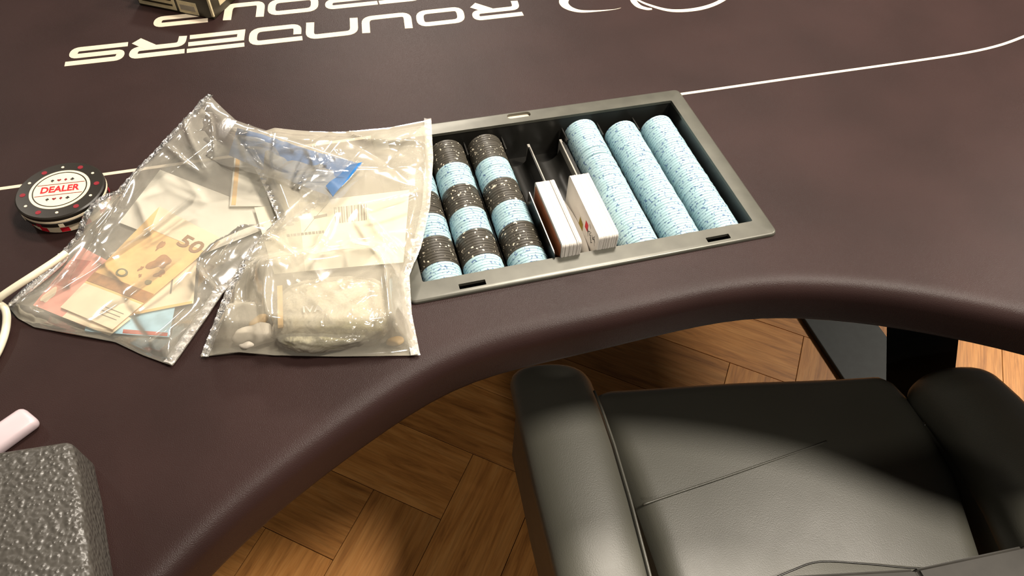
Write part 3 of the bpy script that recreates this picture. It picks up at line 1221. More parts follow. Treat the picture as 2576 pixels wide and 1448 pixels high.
def bag(name, label, bottom, right, topb, left, n, bulge, base, seed, film, ncr, amp, lines, elow=0.10):
    t = empty(name, tuple(np.mean([bottom[0], right[-1]], 0)))
    tag(t, label, 'plastic bag')
    nu, nv = n
    S = coons(bottom, right, topb, left, nu, nv)
    X, Y = S[..., 0], S[..., 1]
    u = np.linspace(0, 1, nu)[:, None] * np.ones((1, nv))
    v = np.linspace(0, 1, nv)[None] * np.ones((nu, 1))
    e = np.minimum(np.minimum(u, 1 - u), np.minimum(v, 1 - v))
    env = np.minimum(sm(np.minimum(np.minimum(u, 1 - u), 1 - v), 0, 0.10), sm(v, 0, elow))
    reg = (X.min(), X.max(), Y.min(), Y.max())
    W = creases(X, Y, ncr, seed, amp, (0.0025, 0.008), (0.05, 0.16), reg) + folds(X, Y, lines)
    b0 = base(X, Y)
    up = S.copy()
    up[..., 2] = np.maximum(S[..., 2], b0 + 0.0014) + env * bulge(X, Y, u, v) + (0.25 + 0.75 * env) * W
    up[..., 2] = np.maximum(up[..., 2], b0 + 0.0012)
    dn = S.copy()
    dn[..., 2] = np.minimum(b0 + 0.0006, up[..., 2] - 0.0004)
    dn[..., 2] = np.maximum(dn[..., 2], S[..., 2] * (1 - sm(e, 0, 0.06)) + dn[..., 2] * sm(e, 0, 0.06) - 0.0004)
    dn[..., 2] = np.minimum(dn[..., 2], up[..., 2] - 0.0003)
    link('upper_film', grid_mesh(up), film, t, smooth=True)
    link('lower_film', grid_mesh(dn[::2, ::2]), film, t, smooth=True)

    # welded side seams, finely rippled
    def seam(line, inward, wd=0.0075):
        P = resample([tuple(q) for q in line], 170)
        rng = np.random.default_rng(seed + 5)
        ph = np.cumsum(rng.uniform(0.5, 1.9, 170))
        V = []
        for i in range(170):
            d = P[min(i + 1, 169)] - P[max(i - 1, 0)]
            nrm = np.array([-d[1], d[0], 0])
            nrm /= np.linalg.norm(nrm) + 1e-9
            nrm *= inward
            for k in range(6):
                s = k / 5
                q = P[i] + nrm * wd * s
                q[2] += 0.0012 + 0.0011 * math.sin(ph[i] + s * 2) * math.sin(PI * (0.15 + 0.8 * s)) + 0.0012 * s
                V.append(tuple(q))
        Fx = [(i * 6 + k, (i + 1) * 6 + k, (i + 1) * 6 + k + 1, i * 6 + k + 1) for i in range(169) for k in range(5)]
        link('welded_seam', mesh('welded_seam', V, Fx), 'seam', t, smooth=True)
    seam([tuple(q) for q in up[0, :, :]], -1)
    seam([tuple(q) for q in up[-1, :, :]], 1)
    return t, up


# --- left bag with the banknotes
A_bottom = px3([(20, 770, 0.7625), (45, 800, 0.762), (85, 822, 0.762), (190, 842, 0.762), (290, 860, 0.762), (360, 893, 0.762), (435, 920, 0.7625)])
A_right = px3([(435, 920, 0.7625), (500, 828, 0.764), (560, 740, 0.765), (610, 690, 0.766), (700, 600, 0.767), (800, 520, 0.768), (858, 478, 0.770), (915, 412, 0.772)])
A_top = px3([(525, 238, 0.800), (556, 268, 0.797), (592, 302, 0.792), (640, 318, 0.788), (700, 340, 0.784), (800, 372, 0.778), (915, 412, 0.772)])
A_left = px3([(20, 770, 0.7625), (85, 702, 0.764), (160, 630, 0.766), (240, 542, 0.770), (330, 443, 0.778), (430, 338, 0.789), (525, 238, 0.800)])


def tablebase(X, Y):
    return np.full_like(X, TZ)


def A_base(X, Y):
    # tucks up where the bag climbs over the tray frame and dealer button
    b = np.full_like(X, TZ)
    d = np.sqrt((X + 0.2672) ** 2 + (Y - 0.5595) ** 2)
    return b + 0.0225 * (1 - sm(d, 0.036, 0.062))


def A_bulge(X, Y, u, v):
    return 0.0085 + 0.004 * np.sin(u * 3.1) * sm(v, 0.4, 0.9) + 0.006 * np.exp(-((u - 0.55) / 0.25) ** 2 - ((v - 0.85) / 0.12) ** 2)


bagA, upA = bag('evidence_bag', 'clear evidence bag of orange banknotes with a blue seal strip, left of the two', A_bottom, A_right, A_top, A_left, (110, 170), A_bulge, A_base, 3, 'film', 48, 0.0034, [
    ([(372, 432), (318, 520), (262, 590), (180, 690)], 0.005, 0.004), ([(425, 350), (445, 328), (520, 305), (590, 280)], 0.006, 0.003),
    ([(478, 330), (500, 400), (532, 462)], 0.006, 0.003), ([(425, 395), (475, 440), (528, 470)], 0.004, 0.003),
    ([(515, 497), (440, 550), (378, 592)], 0.003, 0.004), ([(690, 575), (610, 592), (540, 625), (503, 665), (512, 700), (560, 722)], 0.006, 0.0025),
    ([(690, 558), (600, 600), (555, 660)], 0.005, 0.0025), ([(600, 700), (585, 750), (550, 800)], 0.004, 0.003), ([(430, 830), (415, 880), (432, 915)], 0.004, 0.0025),
    ([(80, 775), (150, 812), (260, 835)], 0.003, 0.003), ([(340, 870), (420, 830), (500, 760)], 0.003, 0.004), ([(470, 270), (520, 290), (540, 252)], 0.004, 0.003), ([(120, 740), (200, 700), (300, 640), (420, 560)], 0.002, 0.005), ([(230, 800), (330, 740), (470, 640)], 0.002, 0.006)], 0.035)
# blue seal strip across the mouth of the bag
st_b = px3([(578, 398, 0.781), (640, 425, 0.780), (700, 450, 0.781), (770, 478, 0.782), (838, 503, 0.782)])
st_t = px3([(600, 330, 0.800), (660, 345, 0.796), (740, 372, 0.794), (830, 400, 0.791), (912, 420, 0.788)])
S = coons(st_b, [st_b[-1], st_t[-1]], st_t, [st_b[0], st_t[0]], 90, 34)
S[..., 2] += creases(S[..., 0], S[..., 1], 45, 21, 0.0022, (0.0012, 0.003), (0.02, 0.06), (S[..., 0].min(), S[..., 0].max(), S[..., 1].min(), S[..., 1].max())) * 0.6 + 0.004
link('seal_strip', grid_mesh(S), 'blueseal', bagA, smooth=True)
cr = [at(840, 505, 0.7835), at(914, 419, 0.7895), at(884, 425, 0.7900), at(822, 478, 0.7870)]
S = coons([cr[0], cr[1]], [cr[1], cr[2]], [cr[3], cr[2]], [cr[0], cr[3]], 24, 10)
S[..., 2] += 0.0055 + 0.0008 * np.sin(np.linspace(0, 9, 24))[:, None]
link('seal_corner', grid_mesh(S), 'bluefilm', bagA, smooth=True)
# clear flap fold lying over the strip
fl_b = px3([(430, 345, 0.791), (560, 420, 0.790), (690, 455, 0.791), (800, 500, 0.792), (842, 498, 0.792)])
fl_t = px3([(528, 244, 0.803), (600, 312, 0.804), (700, 342, 0.802), (820, 378, 0.799), (925, 385, 0.794)])
S = coons(fl_b, [fl_b[-1], fl_t[-1]], fl_t, [fl_b[0], fl_t[0]], 120, 50)
S[..., 2] += creases(S[..., 0], S[..., 1], 70, 33, 0.0036, (0.001, 0.003), (0.02, 0.08), (S[..., 0].min(), S[..., 0].max(), S[..., 1].min(), S[..., 1].max())) * 0.8 + 0.003
link('clear_flap', grid_mesh(S), 'flap', bagA, smooth=True)
# rolled edge at the lower left
path = catmull([at(x, y, z) for x, y, z in ((22, 768, 0.767), (60, 735, 0.772), (110, 694, 0.775), (158, 652, 0.777), (161, 634, 0.778))], 8)
link('rolled_edge', tube(path, [0.002 + 0.0022 * math.sin(PI * i / (len(path) - 1)) for i in range(len(path))], 10, 0.7), 'seam', bagA, smooth=True)


# --- banknotes and slips inside the left bag
def sheet(name, corners, z, label, cat, mat, group=None, curl=0.001, seed=0, th=0.0002):
    """thin paper sheet: corners bl, br, tr, tl as points of the place"""
    bl, br, tr, tl = [Vector(c) for c in corners]
    nu, nv = 16, 10
    V = []
    for side in (0, 1):
        for i in range(nu):
            for j in range(nv):
                a, b = i / (nu - 1), j / (nv - 1)
                p = (bl * (1 - a) + br * a) * (1 - b) + (tl * (1 - a) + tr * a) * b
                zz = z + curl * (0.5 + 0.5 * math.sin(3.0 * a + seed) * math.cos(2.2 * b + seed * 0.7)) - th * side
                V.append((p.x, p.y, zz + (p.z - z) * 0))
    Fx = grid_faces(nu, nv)
    m = nu * nv
    Fx += [tuple(i + m for i in q)[::-1] for q in grid_faces(nu, nv)]
    bd = [i * nv for i in range(nu)] + [(nu - 1) * nv + j for j in range(1, nv)] + [i * nv + nv - 1 for i in range(nu - 2, -1, -1)] + [j for j in range(nv - 2, 0, -1)]
    for a, b in zip(bd, bd[1:] + bd[:1]):
        Fx.append((a, a + m, b + m, b))
    o = link(name, mesh(name, V, Fx), mat, smooth=False, angle=40)
    tag(o, label, cat, group)

    def P(a, b, up=0.0003):
        p = (bl * (1 - a) + br * a) * (1 - b) + (tl * (1 - a) + tr * a) * b
        zz = z + curl * (0.5 + 0.5 * math.sin(3.0 * a + seed) * math.cos(2.2 * b + seed * 0.7))
        return (p.x, p.y, zz + up)
    o_P = P
    return o, o_P


def patch(parent, P, poly, mat, name, up=0.0003, sub=1):
    """print on a sheet: a polygon in the sheet's own coordinates laid on its surface"""
    c = (sum(p[0] for p in poly) / len(poly), sum(p[1] for p in poly) / len(poly))
    V = [P(c[0], c[1], up)]
    rings = 5
    n = len(poly)
    # densify the border so the print follows the curl
    bd = []
    for i in range(n):
        a, b = poly[i], poly[(i + 1) % n]
        k = max(1, int(math.hypot(b[0] - a[0], b[1] - a[1]) / 0.08))
        bd += [(a[0] + (b[0] - a[0]) * s / k, a[1] + (b[1] - a[1]) * s / k) for s in range(k)]
    n = len(bd)
    for r in range(1, rings + 1):
        for p in bd:
            V.append(P(c[0] + (p[0] - c[0]) * r / rings, c[1] + (p[1] - c[1]) * r / rings, up))
    Fx = [(0, 1 + i, 1 + (i + 1) % n) for i in range(n)]
    for r in range(rings - 1):
        for i in range(n):
            a, b = 1 + r * n + i, 1 + r * n + (i + 1) % n
            Fx.append((a, a + n, b + n, b))
    return link(name, mesh(name, V, Fx), mat, parent)


def text_on(parent, P, body, ca, cb, size_a, size_b, mat, name, up=0.0004, rot=0.0):
    me = text_mesh(body, 1.0, 0.0, 0.02)
    xs_ = [v.co.x for v in me.vertices]
    ys_ = [v.co.y for v in me.vertices]
    wx, wy = max(xs_) - min(xs_), max(ys_) - min(ys_)
    for v in me.vertices:
        x, y = (v.co.x - (max(xs_) + min(xs_)) / 2) / wx * size_a, (v.co.y - (max(ys_) + min(ys_)) / 2) / wy * size_b
        x, y = x * math.cos(rot) - y * math.sin(rot), x * math.sin(rot) + y * math.cos(rot)
        v.co = P(ca + x, cb + y, up)
    me.update()
    return link(name, me, mat, parent)


def blob(cx, cy, rx, ry, seed, n=22, rough=0.3):
    rng = np.random.default_rng(seed)
    ph = rng.uniform(0, 6.28, 4)
    return [(cx + rx * math.cos(t) * (1 + rough * sum(math.sin((k + 2) * t + ph[k]) / (k + 2) for k in range(4))),
             cy + ry * math.sin(t) * (1 + rough * sum(math.sin((k + 2) * t + ph[k]) / (k + 2) for k in range(4)))) for t in [2 * PI * i / n for i in range(n)]]


zA = 0.7635
# grey-white slip standing highest in the bag
o, P = sheet('paper_slip', [at(300, 560, zA), at(505, 640, zA), at(725, 552, zA), at(402, 425, zA)], zA - 0.0008, 'grey-white folded paper slip above the orange note in the left bag', 'paper', 'greypaper', curl=0.0015, seed=1.0)
# red note at the left
o, P = sheet('banknote', [at(84, 768, zA), at(215, 822, zA), at(335, 690, zA), at(205, 620, zA)], zA - 0.0002, 'reddish pink banknote showing left of the orange fifty', 'banknote', 'note10', 'banknotes in the left bag', 0.0012, 0.3)
patch(o, P, [(0.02, 0.35), (0.3, 0.40), (0.3, 0.88), (0.06, 0.80)], 'note10dark', 'red_print')
patch(o, P, blob(0.12, 0.2, 0.08, 0.12, 4), 'note50pale', 'pale_patch')
# blue note at the bottom
o, P = sheet('banknote', [at(212, 832, zA), at(424, 846, zA), at(440, 770, zA), at(220, 765, zA)], zA - 0.0012, 'pale blue banknote sticking out at the bottom of the left bag', 'banknote', 'note20', 'banknotes in the left bag', 0.0008, 2.0)
patch(o, P, [(0.45, 0.02), (0.98, 0.02), (0.98, 0.13), (0.45, 0.16)], 'note10dark', 'brown_print')
# pale yellow note at the right
o, P = sheet('banknote', [at(325, 795, zA + 0.001), at(486, 762, zA + 0.001), at(496, 640, zA + 0.001), at(345, 690, zA + 0.001)], zA + 0.0004, 'pale yellow banknote poking out right of the orange fifty', 'banknote', 'note50pale', 'banknotes in the left bag', 0.001, 0.8)
patch(o, P, [(0.02, 0.0), (0.98, 0.0), (0.98, 0.05), (0.02, 0.06)], 'note50', 'orange_edge')
patch(o, P, [(0.60, 0.30), (0.63, 0.30), (0.63, 0.62), (0.60, 0.62)], 'greyink', 'print_line')
# folded note under the fifty
o, P = sheet('banknote', [at(156, 796, zA + 0.002), at(275, 842, zA + 0.002), at(330, 800, zA + 0.002), at(215, 735, zA + 0.002)], zA + 0.0008, 'cream folded banknote directly under the orange fifty', 'banknote', 'note50pale', 'banknotes in the left bag', 0.001, 1.5)
# the orange fifty: a runs along the short side, b along the long side
z5 = zA + 0.0026
o, P = sheet('banknote', [at(153, 774, z5), at(284, 830, z5), at(556, 600, z5), at(402, 520, z5)], z5, 'orange banknote marked 50 lying uppermost in the left bag', 'banknote', 'note50', 'banknotes in the left bag', 0.0012, 0.2)
patch(o, P, [(0.0, 0.0), (1.0, 0.0), (1.0, 0.25), (0.0, 0.22)], 'note50pale', 'pale_end')
patch(o, P, [(0.15, 0.80), (1.0, 0.84), (1.0, 1.0), (0.0, 1.0)], 'note50pale', 'pale_end')
patch(o, P, [(0.0, 0.24), (1.0, 0.27), (1.0, 0.36), (0.0, 0.32)], 'note50dark', 'brown_band', 0.0005)
patch(o, P, blob(0.66, 0.60, 0.13, 0.06, 9, 40, 0.55), 'note50dark', 'map_print', 0.0005)
patch(o, P, blob(0.80, 0.52, 0.06, 0.03, 14, 30, 0.6), 'note50dark', 'map_print', 0.0005)
patch(o, P, blob(0.46, 0.72, 0.03, 0.055, 12, 30, 0.5), 'note50dark', 'map_print', 0.0005)
patch(o, P, blob(0.52, 0.49, 0.025, 0.02, 17, 24, 0.6), 'note50dark', 'map_print', 0.0005)
patch(o, P, blob(0.60, 0.44, 0.02, 0.015, 18, 24, 0.6), 'note50dark', 'map_print', 0.0005)
patch(o, P, blob(0.35, 0.40, 0.09, 0.035, 2, rough=0.05), 'holo', 'seal_ring', 0.0006)
patch(o, P, blob(0.35, 0.40, 0.055, 0.022, 2, rough=0.05), 'note50', 'seal_centre', 0.0008)
patch(o, P, blob(0.78, 0.42, 0.05, 0.02, 5, rough=0.1), 'holo', 'seal_ring', 0.0006)
text_on(o, P, '50', 0.78, 0.84, 0.34, 0.115, 'note50ink', 'number', 0.0009, 0.0)
for k in range(3):
    patch(o, P, [(0.55, 0.06 + 0.03 * k), (0.92, 0.07 + 0.03 * k), (0.92, 0.075 + 0.03 * k), (0.55, 0.066 + 0.03 * k)], 'greyink', 'print_line', 0.0006)
# tan note under the blue strip
zn = 0.7665
o, P = sheet('banknote', [at(578, 520, zn), at(800, 520, zn), at(800, 420, zn), at(590, 395, zn)], zn, 'dull tan banknote under the blue seal strip', 'banknote', 'greypaper', 'banknotes in the left bag', 0.001, 0.6)
patch(o, P, [(0.02, 0.02), (0.07, 0.02), (0.07, 0.98), (0.02, 0.98)], 'note50', 'orange_edge')
patch(o, P, blob(0.38, 0.3, 0.06, 0.13, 3, rough=0.1), 'holo', 'seal_ring')

# --- right bag with the wrapped parcel
B_top = px3([(600, 350, 0.781), (690, 322, 0.785), (780, 330, 0.784), (870, 331, 0.780), (980, 320, 0.778), (1085, 300, 0.780)])
B_right = px3([(1057, 893, 0.7625), (1036, 790, 0.766), (1030, 690, 0.768), (1060, 620, 0.772), (1082, 520, 0.774), (1090, 400, 0.777), (1085, 300, 0.780)])
B_bottom = px3([(505, 897, 0.7625), (600, 885, 0.765), (690, 893, 0.763), (850, 896, 0.763), (980, 894, 0.763), (1057, 893, 0.7625)])
B_left = px3([(505, 897, 0.7625), (545, 800, 0.770), (590, 705, 0.776), (635, 620, 0.778), (700, 552, 0.780), (655, 450, 0.781), (600, 350, 0.781)])
PC = (-0.038, 0.361)


def B_base(X, Y):
    # the bag lies across the left bag and the tray frame
    over = (1 - sm(X, -0.075, -0.045)) * sm(Y, 0.36, 0.41)
    return TZ + 0.0045 * sm(Y, 0.35, 0.37) + 0.0125 * over


def B_bulge(X, Y, u, v):
    dx, dy = np.abs(X - PC[0]), np.abs(Y - PC[1])
    pk = (1 - sm(dx, 0.047, 0.070)) * np.where(Y > PC[1], 1 - sm(dy, 0.032, 0.075), 1 - sm(dy, 0.030, 0.048))
    lump = 0.0185 * (1 - sm(np.sqrt(((X + 0.106) / 0.022) ** 2 + ((Y - 0.357) / 0.020) ** 2), 0.7, 1.6))
    return 0.005 + np.maximum(0.0285 * pk, lump) + 0.004 * sm(v, 0.3, 0.6)


bagB, upB = bag('evidence_bag', 'milky clear bag holding a wrapped green parcel and barcode sheet, right of the two', B_bottom, B_right, B_top, B_left, (150, 170), B_bulge, B_base, 8, 'filmB', 46, 0.0030, [
    ([(705, 575), (640, 640), (605, 690)], 0.004, 0.003), ([(850, 560), (805, 640), (782, 685), (700, 722)], 0.003, 0.003),
    ([(780, 692), (880, 682), (968, 700), (984, 800), (984, 865)], 0.0035, 0.003), ([(1058, 500), (975, 528), (915, 540)], 0.004, 0.0025),
    ([(915, 540), (960, 612), (1015, 655)], 0.004, 0.0025), ([(945, 572), (1000, 636), (1048, 650)], 0.004, 0.0025), ([(700, 722), (688, 800), (702, 865)], 0.003, 0.003),
    ([(602, 722), (592, 800), (572, 866)], 0.004, 0.003), ([(645, 680), (606, 745)], 0.004, 0.0025), ([(880, 338), (905, 372), (965, 384), (1082, 380)], 0.005, 0.003),
    ([(1062, 345), (1074, 450), (1068, 560)], 0.004, 0.003), ([(1018, 780), (1034, 850), (1054, 890)], 0.004, 0.003), ([(560, 770), (545, 830), (530, 890)], 0.003, 0.003),
    ([(640, 600), (720, 640), (760, 700)], 0.003, 0.003), ([(880, 600), (900, 650), (960, 690)], 0.003, 0.0035)], 0.05)

# barcode sheet
zl = 0.7685
o, P = sheet('barcode_sheet', [at(690, 690, zl), at(1015, 660, zl), at(1030, 478, zl), at(640, 522, zl)], zl, 'cream paper sheet with a barcode in the milky bag', 'paper', 'paper', curl=0.0008, seed=0.4)
bars = []
rb = random.Random(3)
a = 0.50
while a < 0.72:
    wb = rb.choice((0.004, 0.006, 0.012))
    bars.append([P(a, 0.62, 0.0004), P(a + wb, 0.62, 0.0004), P(a + wb, 0.86, 0.0004), P(a, 0.86, 0.0004)])
    a += wb + rb.choice((0.006, 0.010))
V, Fx = join_parts([(b, [(0, 1, 2, 3)]) for b in bars])
link('barcode', mesh('barcode', V, Fx), 'greyink', o)
tx = []
a = 0.16
while a < 0.42:
    wb = rb.choice((0.012, 0.02))
    tx.append([P(a, 0.50, 0.0004), P(a + wb, 0.50, 0.0004), P(a + wb, 0.535, 0.0004), P(a, 0.535, 0.0004)])
    a += wb + 0.006
V, Fx = join_parts([(b, [(0, 1, 2, 3)]) for b in tx])
link('print_line', mesh('print_line', V, Fx), 'greyink', o)
patch(o, P, [(0.36, 0.72), (0.45, 0.74), (0.45, 0.78), (0.36, 0.76)], 'greyink', 'print_line')
# pen stroke line across the sheet
patch(o, P, [(0.28, 0.55), (0.285, 0.55), (0.47, 0.95), (0.465, 0.95)], 'greyink', 'fold_line')


# wrapped parcel
def pillow(name, cx, cy, z0, hx, hy, hz, rot, mat, seed, rough, label=None, cat=None, parent=None, nu=56, nv=28, pw=3.2):
    V = []
    for i in range(nu):
        for j in range(nv):
            th = 2 * PI * i / nu
            ph = PI * j / (nv - 1) - PI / 2
            f = lambda t: math.copysign(abs(t) ** (2 / pw), t)
            x, y, z = hx * f(math.cos(th)) * f(math.cos(ph)), hy * f(math.sin(th)) * f(math.cos(ph)), hz * f(math.sin(ph))
            nz = noise.noise(Vector((x * 45 + seed, y * 60, z * 60))) + 0.5 * noise.noise(Vector((x * 150 + seed, y * 150, z * 150)))
            k = 1 + rough * nz
            if mat == 'wrap':
                k += 0.05 * (abs(noise.noise(Vector((x * 90 + 5, y * 140, z * 200)))) - 0.2) + 0.03 * abs(noise.noise(Vector((x * 260, y * 300, z * 300 + 3))))
            x, y, z = x * k, y * k, max(z * k, -hz)
            c, s = math.cos(rot), math.sin(rot)
            V.append((cx + x * c - y * s, cy + x * s + y * c, z0 + hz + z))
    Fx = [(i * nv + j, ((i + 1) % nu) * nv + j, ((i + 1) % nu) * nv + j + 1, i * nv + j + 1) for i in range(nu) for j in range(nv - 1)]
    o = link(name, mesh(name, V, Fx), mat, parent, smooth=True)
    if label:
        tag(o, label, cat)
    return o


zb = TZ + 0.0012
PK = pillow('wrapped_parcel', PC[0], PC[1], zb, 0.047, 0.0325, 0.0115, -0.12, 'herb', 3, 0.05, 'film-wrapped parcel of dried green herb in the milky bag', 'parcel')
pillow('cling_wrap', PC[0], PC[1], zb - 0.0001, 0.0485, 0.0345, 0.0126, -0.12, 'wrap', 8, 0.05, parent=PK, nu=120, nv=56)
Pw = lambda a, b, up=0.0: (PC[0] + (a - 0.5) * 0.080, PC[1] + (b - 0.5) * 0.052 - (a - 0.5) * 0.012, zb + 0.0262 + up)
text_on(PK, Pw, 'IVA', 0.33, 0.42, 0.20, 0.13, 'card', 'white_lettering')
v, f = join_parts([ribbon(fillet([(0.0, -0.0026), (0.0028, -0.0026), (0.0, 0.0026), (-0.0028, -0.0026), (0.0, -0.0026)], 0.0004, 2), 0.0007, zb + 0.0254, zb + 0.0257)])
link('triangle_mark', mesh('triangle_mark', [(x + PC[0] + 0.040, y + PC[1] - 0.020, z) for x, y, z in v], f), 'card', PK)
v, f = ribbon([(PC[0] - 0.0385, PC[1] + 0.030), (PC[0] - 0.0405, PC[1] - 0.014)], 0.0042, zb + 0.0245, zb + 0.0252)
link('tan_tape', mesh('tan_tape', v, f), 'tan', PK)
pillow('tissue_lump', -0.1040, 0.3580, zb, 0.015, 0.011, 0.0062, 0.3, 'tissue', 21, 0.42, 'crumpled whitish lump left of the green parcel in the milky bag', 'tissue', nu=30, nv=16, pw=2.4)
pillow('tan_crumb', -0.1000, 0.3740, zb, 0.009, 0.006, 0.004, 0.5, 'tan', 31, 0.3, 'small tan crumb behind the whitish lump in the milky bag', 'crumb', nu=20, nv=12, pw=2.2)
pillow('tan_crumb', 0.0075, 0.3280, zb, 0.008, 0.0045, 0.0025, 0.0, 'tan', 37, 0.3, 'small tan crumb at the lower right corner of the milky bag', 'crumb', nu=20, nv=12, pw=2.2)

# ------------------------------------------------------------------ leather chair
CH = empty('armchair', (0.46, 0.10, 0))
tag(CH, 'black leather armchair with padded arms pulled up to the table cutout', 'chair')
ZA, ZS = 0.50, 0.42


def loft(rows, closed=True, caps=True):
    n = len(rows[0])
    V = [tuple(p) for r in rows for p in r]
    Fx = []
    for i in range(len(rows) - 1):
        for k in range(n if closed else n - 1):
            j = (k + 1) % n
            Fx.append((i * n + k, i * n + j, (i + 1) * n + j, (i + 1) * n + k))
    if caps:
        Fx.append(tuple(range(n))[::-1])
        Fx.append(tuple((len(rows) - 1) * n + k for k in range(n)))
    return mesh('loft', V, Fx)


def arm_section(l, r, zt_, h, crown, ex=2.6, n=28):
    """rounded pad section between a left and a right point"""
    l, r = Vector((l[0], l[1], 0)), Vector((r[0], r[1], 0))
    c, d = (l + r) / 2, (r - l) / 2
    out = []
    for i in range(n):
        t = 2 * PI * i / n
        f = lambda q: math.copysign(abs(q) ** (2 / ex), q)
        x, z = f(math.cos(t)), f(math.sin(t))
        p = c + d * x
        out.append((p.x, p.y, zt_ - h / 2 + h / 2 * z + crown * (1 - x * x) * (z > 0)))
    return out


def arm(Lpx, Rpx, z, h, tip):
    L = resample([tuple(at(x, y, z).xy) for x, y in Lpx], 26)
    Rr = resample([tuple(at(x, y, z).xy) for x, y in Rpx], 26)
    rows = []
    # rounded front tip
    d = Vector(((L[0] + Rr[0]) / 2 - (L[3] + Rr[3]) / 2)).normalized()
    for k in range(9):
        a = PI / 2 * k / 9
        s = math.sin(a + 0.05) ** 0.62
        off = d * tip * math.cos(a)
        c = Vector((L[0] + Rr[0]) / 2)
        hw = Vector((Rr[0] - L[0]) / 2) * (0.35 + 0.65 * s)
        rows.append(arm_section(c + off - hw, c + off + hw, z - (1 - s) * h * 0.30, h * (0.45 + 0.55 * s), 0.003))
    for i in range(26):
        rows.append(arm_section(L[i], Rr[i], z, h, 0.004))
    return rows, L, Rr


Lpx = [(1288, 962), (1298, 1015), (1318, 1100), (1345, 1220), (1375, 1340), (1405, 1460), (1450, 1640)]
Rpx = [(1498, 955), (1528, 1025), (1558, 1110), (1600, 1250), (1640, 1400), (1658, 1470), (1710, 1640)]
rows, L, Rr = arm(Lpx, Rpx, ZA - 0.012, 0.050, 0.030)
ARM = link('armrest', loft(rows), 'leather', CH, smooth=True)


def arm_panel(L, Rr, z0, z1, inset, name='arm_panel'):
    rows = []
    for i in range(len(L)):
        c = (L[i] + Rr[i]) / 2
        l = L[i] + (c - L[i]) * inset
        r = Rr[i] + (c - Rr[i]) * inset
        rows.append([(l[0], l[1], z0), (r[0], r[1], z0), (r[0], r[1], z1), (l[0], l[1], z1)])
    return link(name, loft(rows), 'leather', CH, angle=40)


arm_panel(L[1:], Rr[1:], 0.30, ZA - 0.03, 0.10)
link('piping', tube([Vector((p[0] + 0.004, p[1], ZA - 0.043)) for p in L[2:]], 0.0028, 8), 'leather', ARM, smooth=True)
link('piping', tube([Vector((p[0] - 0.006, p[1], ZA - 0.016)) for p in Rr[1:]], 0.0018, 8), 'leather', ARM, smooth=True)

# right arm
Rl = [(0.688, 0.285), (0.690, 0.25), (0.688, 0.20), (0.676, 0.13), (0.655, 0.06), (0.63, -0.03)]
Rr_ = [(0.800, 0.262), (0.806, 0.23), (0.804, 0.18), (0.790, 0.11), (0.765, 0.04), (0.74, -0.05)]
L2, R2 = resample(Rl, 26), resample(Rr_, 26)
rows = []
d = Vector((-0.03, 1.0)).normalized()
for k in range(9):
    a = PI / 2 * k / 9
    s = math.sin(a + 0.05) ** 0.6
    c = Vector((L2[0] + R2[0]) / 2)
    hw = Vector((R2[0] - L2[0]) / 2) * (0.35 + 0.65 * s)
    rows.append(arm_section(c + d * 0.03 * math.cos(a) - hw, c + d * 0.03 * math.cos(a) + hw, 0.485 - (1 - s) * 0.03, 0.09 * (0.4 + 0.6 * s), 0.004))
for i in range(26):
    rows.append(arm_section(L2[i], R2[i], 0.485 + 0.015 * i / 25, 0.09, 0.006))
link('armrest', loft(rows), 'leather', CH, smooth=True)
arm_panel(L2[2:], R2[2:], 0.30, 0.45, 0.12)

# seat cushion
s_front = [tuple(at(x, y, ZS)) for x, y in ((1490, 985), (1530, 968), (1700, 960), (1900, 950), (2100, 942), (2215, 937))]
s_right = [tuple(at(x, y, ZS)) for x, y in ((2215, 937), (2262, 955), (2318, 1012), (2420, 1190), (2484, 1390), (2530, 1540))]
s_left = [tuple(at(x, y, ZS)) for x, y in ((1490, 985), (1545, 1110), (1605, 1265), (1670, 1448), (1700, 1540))]
s_back = [s_left[-1], tuple(at(2100, 1545, ZS)), s_right[-1]]
S = coons(s_back, s_right[::-1], s_front, s_left[::-1], 60, 50)
u = np.linspace(0, 1, 60)[:, None] * np.ones((1, 50))
v = np.linspace(0, 1, 50)[None] * np.ones((60, 1))
e = np.minimum(np.minimum(u, 1 - u), 1 - v)
S[..., 2] = ZS - 0.020 + 0.020 * np.sqrt(1 - (1 - np.clip(e / 0.07, 0, 1)) ** 2) + 0.006 * np.sin(PI * u) * np.sin(PI * np.clip(v, 0, 1)) + 0.0015 * np.sin(u * 9 + v * 4)
rowsV = S.reshape(-1, 3).tolist()
Fx = grid_faces(60, 50)
bd = [(i, 0) for i in range(60)] + [(59, j) for j in range(1, 50)] + [(i, 49) for i in range(58, -1, -1)] + [(0, j) for j in range(48, 0, -1)]
base_i = len(rowsV)
for i, j in bd:
    p = S[i, j]
    rowsV.append((p[0], p[1], ZS - 0.085))
nb = len(bd)
for k in range(nb):
    a, b = bd[k], bd[(k + 1) % nb]
    Fx.append((a[0] * 50 + a[1], b[0] * 50 + b[1], base_i + (k + 1) % nb, base_i + k))
Fx.append(tuple(base_i + k for k in range(nb)))
SEAT = link('seat', mesh('seat', rowsV, Fx), 'leather', CH, angle=60)
sl = catmull([at(x, y, ZS + 0.0065) for x, y in ((1618, 1268), (1700, 1240), (1820, 1200), (1945, 1157), (2080, 1110))], 8)
link('seat_seam', tube(sl, 0.0014, 6), 'leather', SEAT, smooth=True)
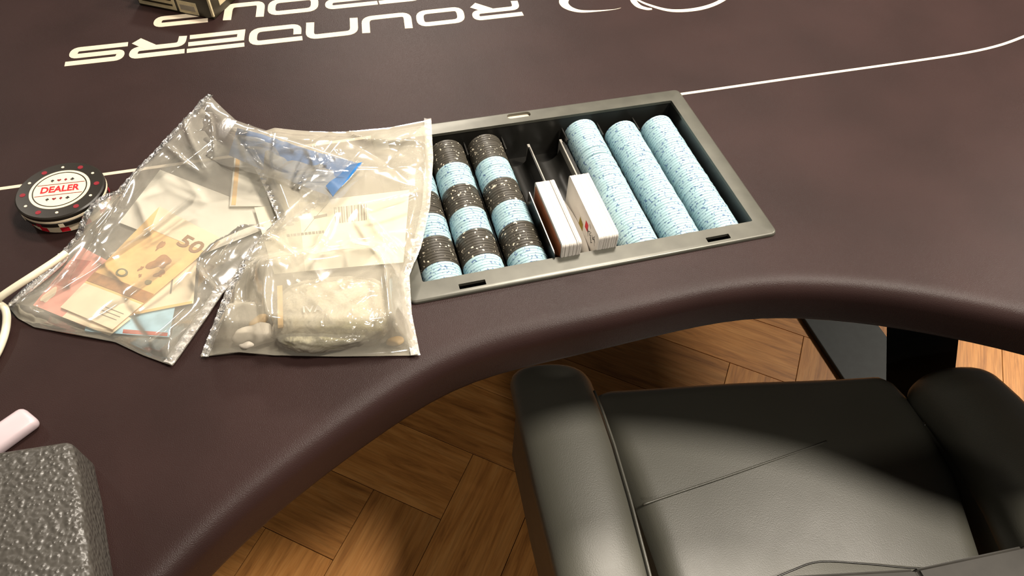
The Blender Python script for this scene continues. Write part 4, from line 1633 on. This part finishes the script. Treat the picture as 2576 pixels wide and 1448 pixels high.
# rear bolster of the seat and backrest
bo_f = [tuple(at(x, y, 0.455)) for x, y in ((1900, 1470), (1985, 1432), (2060, 1408), (2180, 1414), (2310, 1425), (2480, 1420))]
bo_b = [tuple(at(x, y, 0.47)) for x, y in ((1900, 1620), (2060, 1600), (2310, 1590), (2480, 1580))]
S = coons(bo_b, [bo_b[-1], bo_f[-1]], bo_f, [bo_b[0], bo_f[0]], 40, 14)
V = S.reshape(-1, 3).tolist()
Fx = grid_faces(40, 14)
m = len(V)
V += [(x, y, z - 0.04) for x, y, z in V[:m]]
bd = [i * 14 + 13 for i in range(40)]
for a, b in zip(bd[:-1], bd[1:]):
    Fx.append((a, b, b + m, a + m))
bd = [j for j in range(14)]
for a, b in zip(bd[:-1], bd[1:]):
    Fx.append((a, b, b + m, a + m))
BOL = link('seat_bolster', mesh('seat_bolster', V, Fx), 'leather', CH, angle=50)
link('stitching', tube(catmull([Vector(q) + Vector((0, -0.002, 0.0008)) for q in bo_f], 5), 0.0011, 6), 'well', BOL, smooth=True)
bk = [at(x, y, 0.60) for x, y in ((1900, 1451), (2303, 1428), (2576, 1370), (2760, 1330))]


def back_panel(p, q, name):
    p, q = Vector((p.x, p.y, 0)), Vector((q.x, q.y, 0))
    back = Vector((0, -0.085, 0))
    bm = bmesh.new()
    pts = [p, q, q + back, p + back]
    lo = [bm.verts.new((a.x, a.y - 0.0 * 0, 0.40)) for a in pts]
    hi = [bm.verts.new((a.x, a.y, 0.60)) for a in pts]
    bm.faces.new(hi)
    bm.faces.new(lo[::-1])
    for i in range(4):
        bm.faces.new((lo[i], lo[(i + 1) % 4], hi[(i + 1) % 4], hi[i]))
    bmesh.ops.recalc_face_normals(bm, faces=bm.faces)
    bmesh.ops.bevel(bm, geom=bm.edges[:], offset=0.003, segments=3, affect='EDGES')
    link(name, bm_mesh(name, bm), 'backpad', CH, angle=50)


back_panel(bk[0], bk[1], 'backrest')
back_panel(bk[1], bk[2], 'backrest')
back_panel(bk[2], bk[3], 'backrest')
# under the seat: column and star base
v, f = lathe([(0.03, 0.06), (0.03, 0.20), (0.022, 0.20), (0.022, 0.33), (0.09, 0.335)], 24)
o = link('column', mesh('column', [(x + 0.46, y + 0.08, z) for x, y, z in v], f), 'darksteel', CH, angle=40)
for k in range(5):
    a = 2 * PI * k / 5 + 0.9
    p0 = Vector((0.46, 0.08, 0.10))
    p1 = p0 + Vector((math.cos(a) * 0.25, math.sin(a) * 0.25, -0.045))
    link('base_arm', tube([p0, (p0 + p1) / 2 + Vector((0, 0, 0.006)), p1], [0.026, 0.022, 0.016], 10, 0.7), 'darksteel', CH, smooth=True)
    v, f = lathe([(0.018, -0.009), (0.024, -0.007), (0.024, 0.007), (0.018, 0.009)], 20)
    Mx = Matrix.Translation((p1.x, p1.y, 0.024)) @ Matrix.Rotation(a, 4, 'Z') @ Matrix.Rotation(PI / 2, 4, 'X')
    link('castor', mesh('castor', [Mx @ Vector(q) for q in v], f), 'well', CH, angle=40)
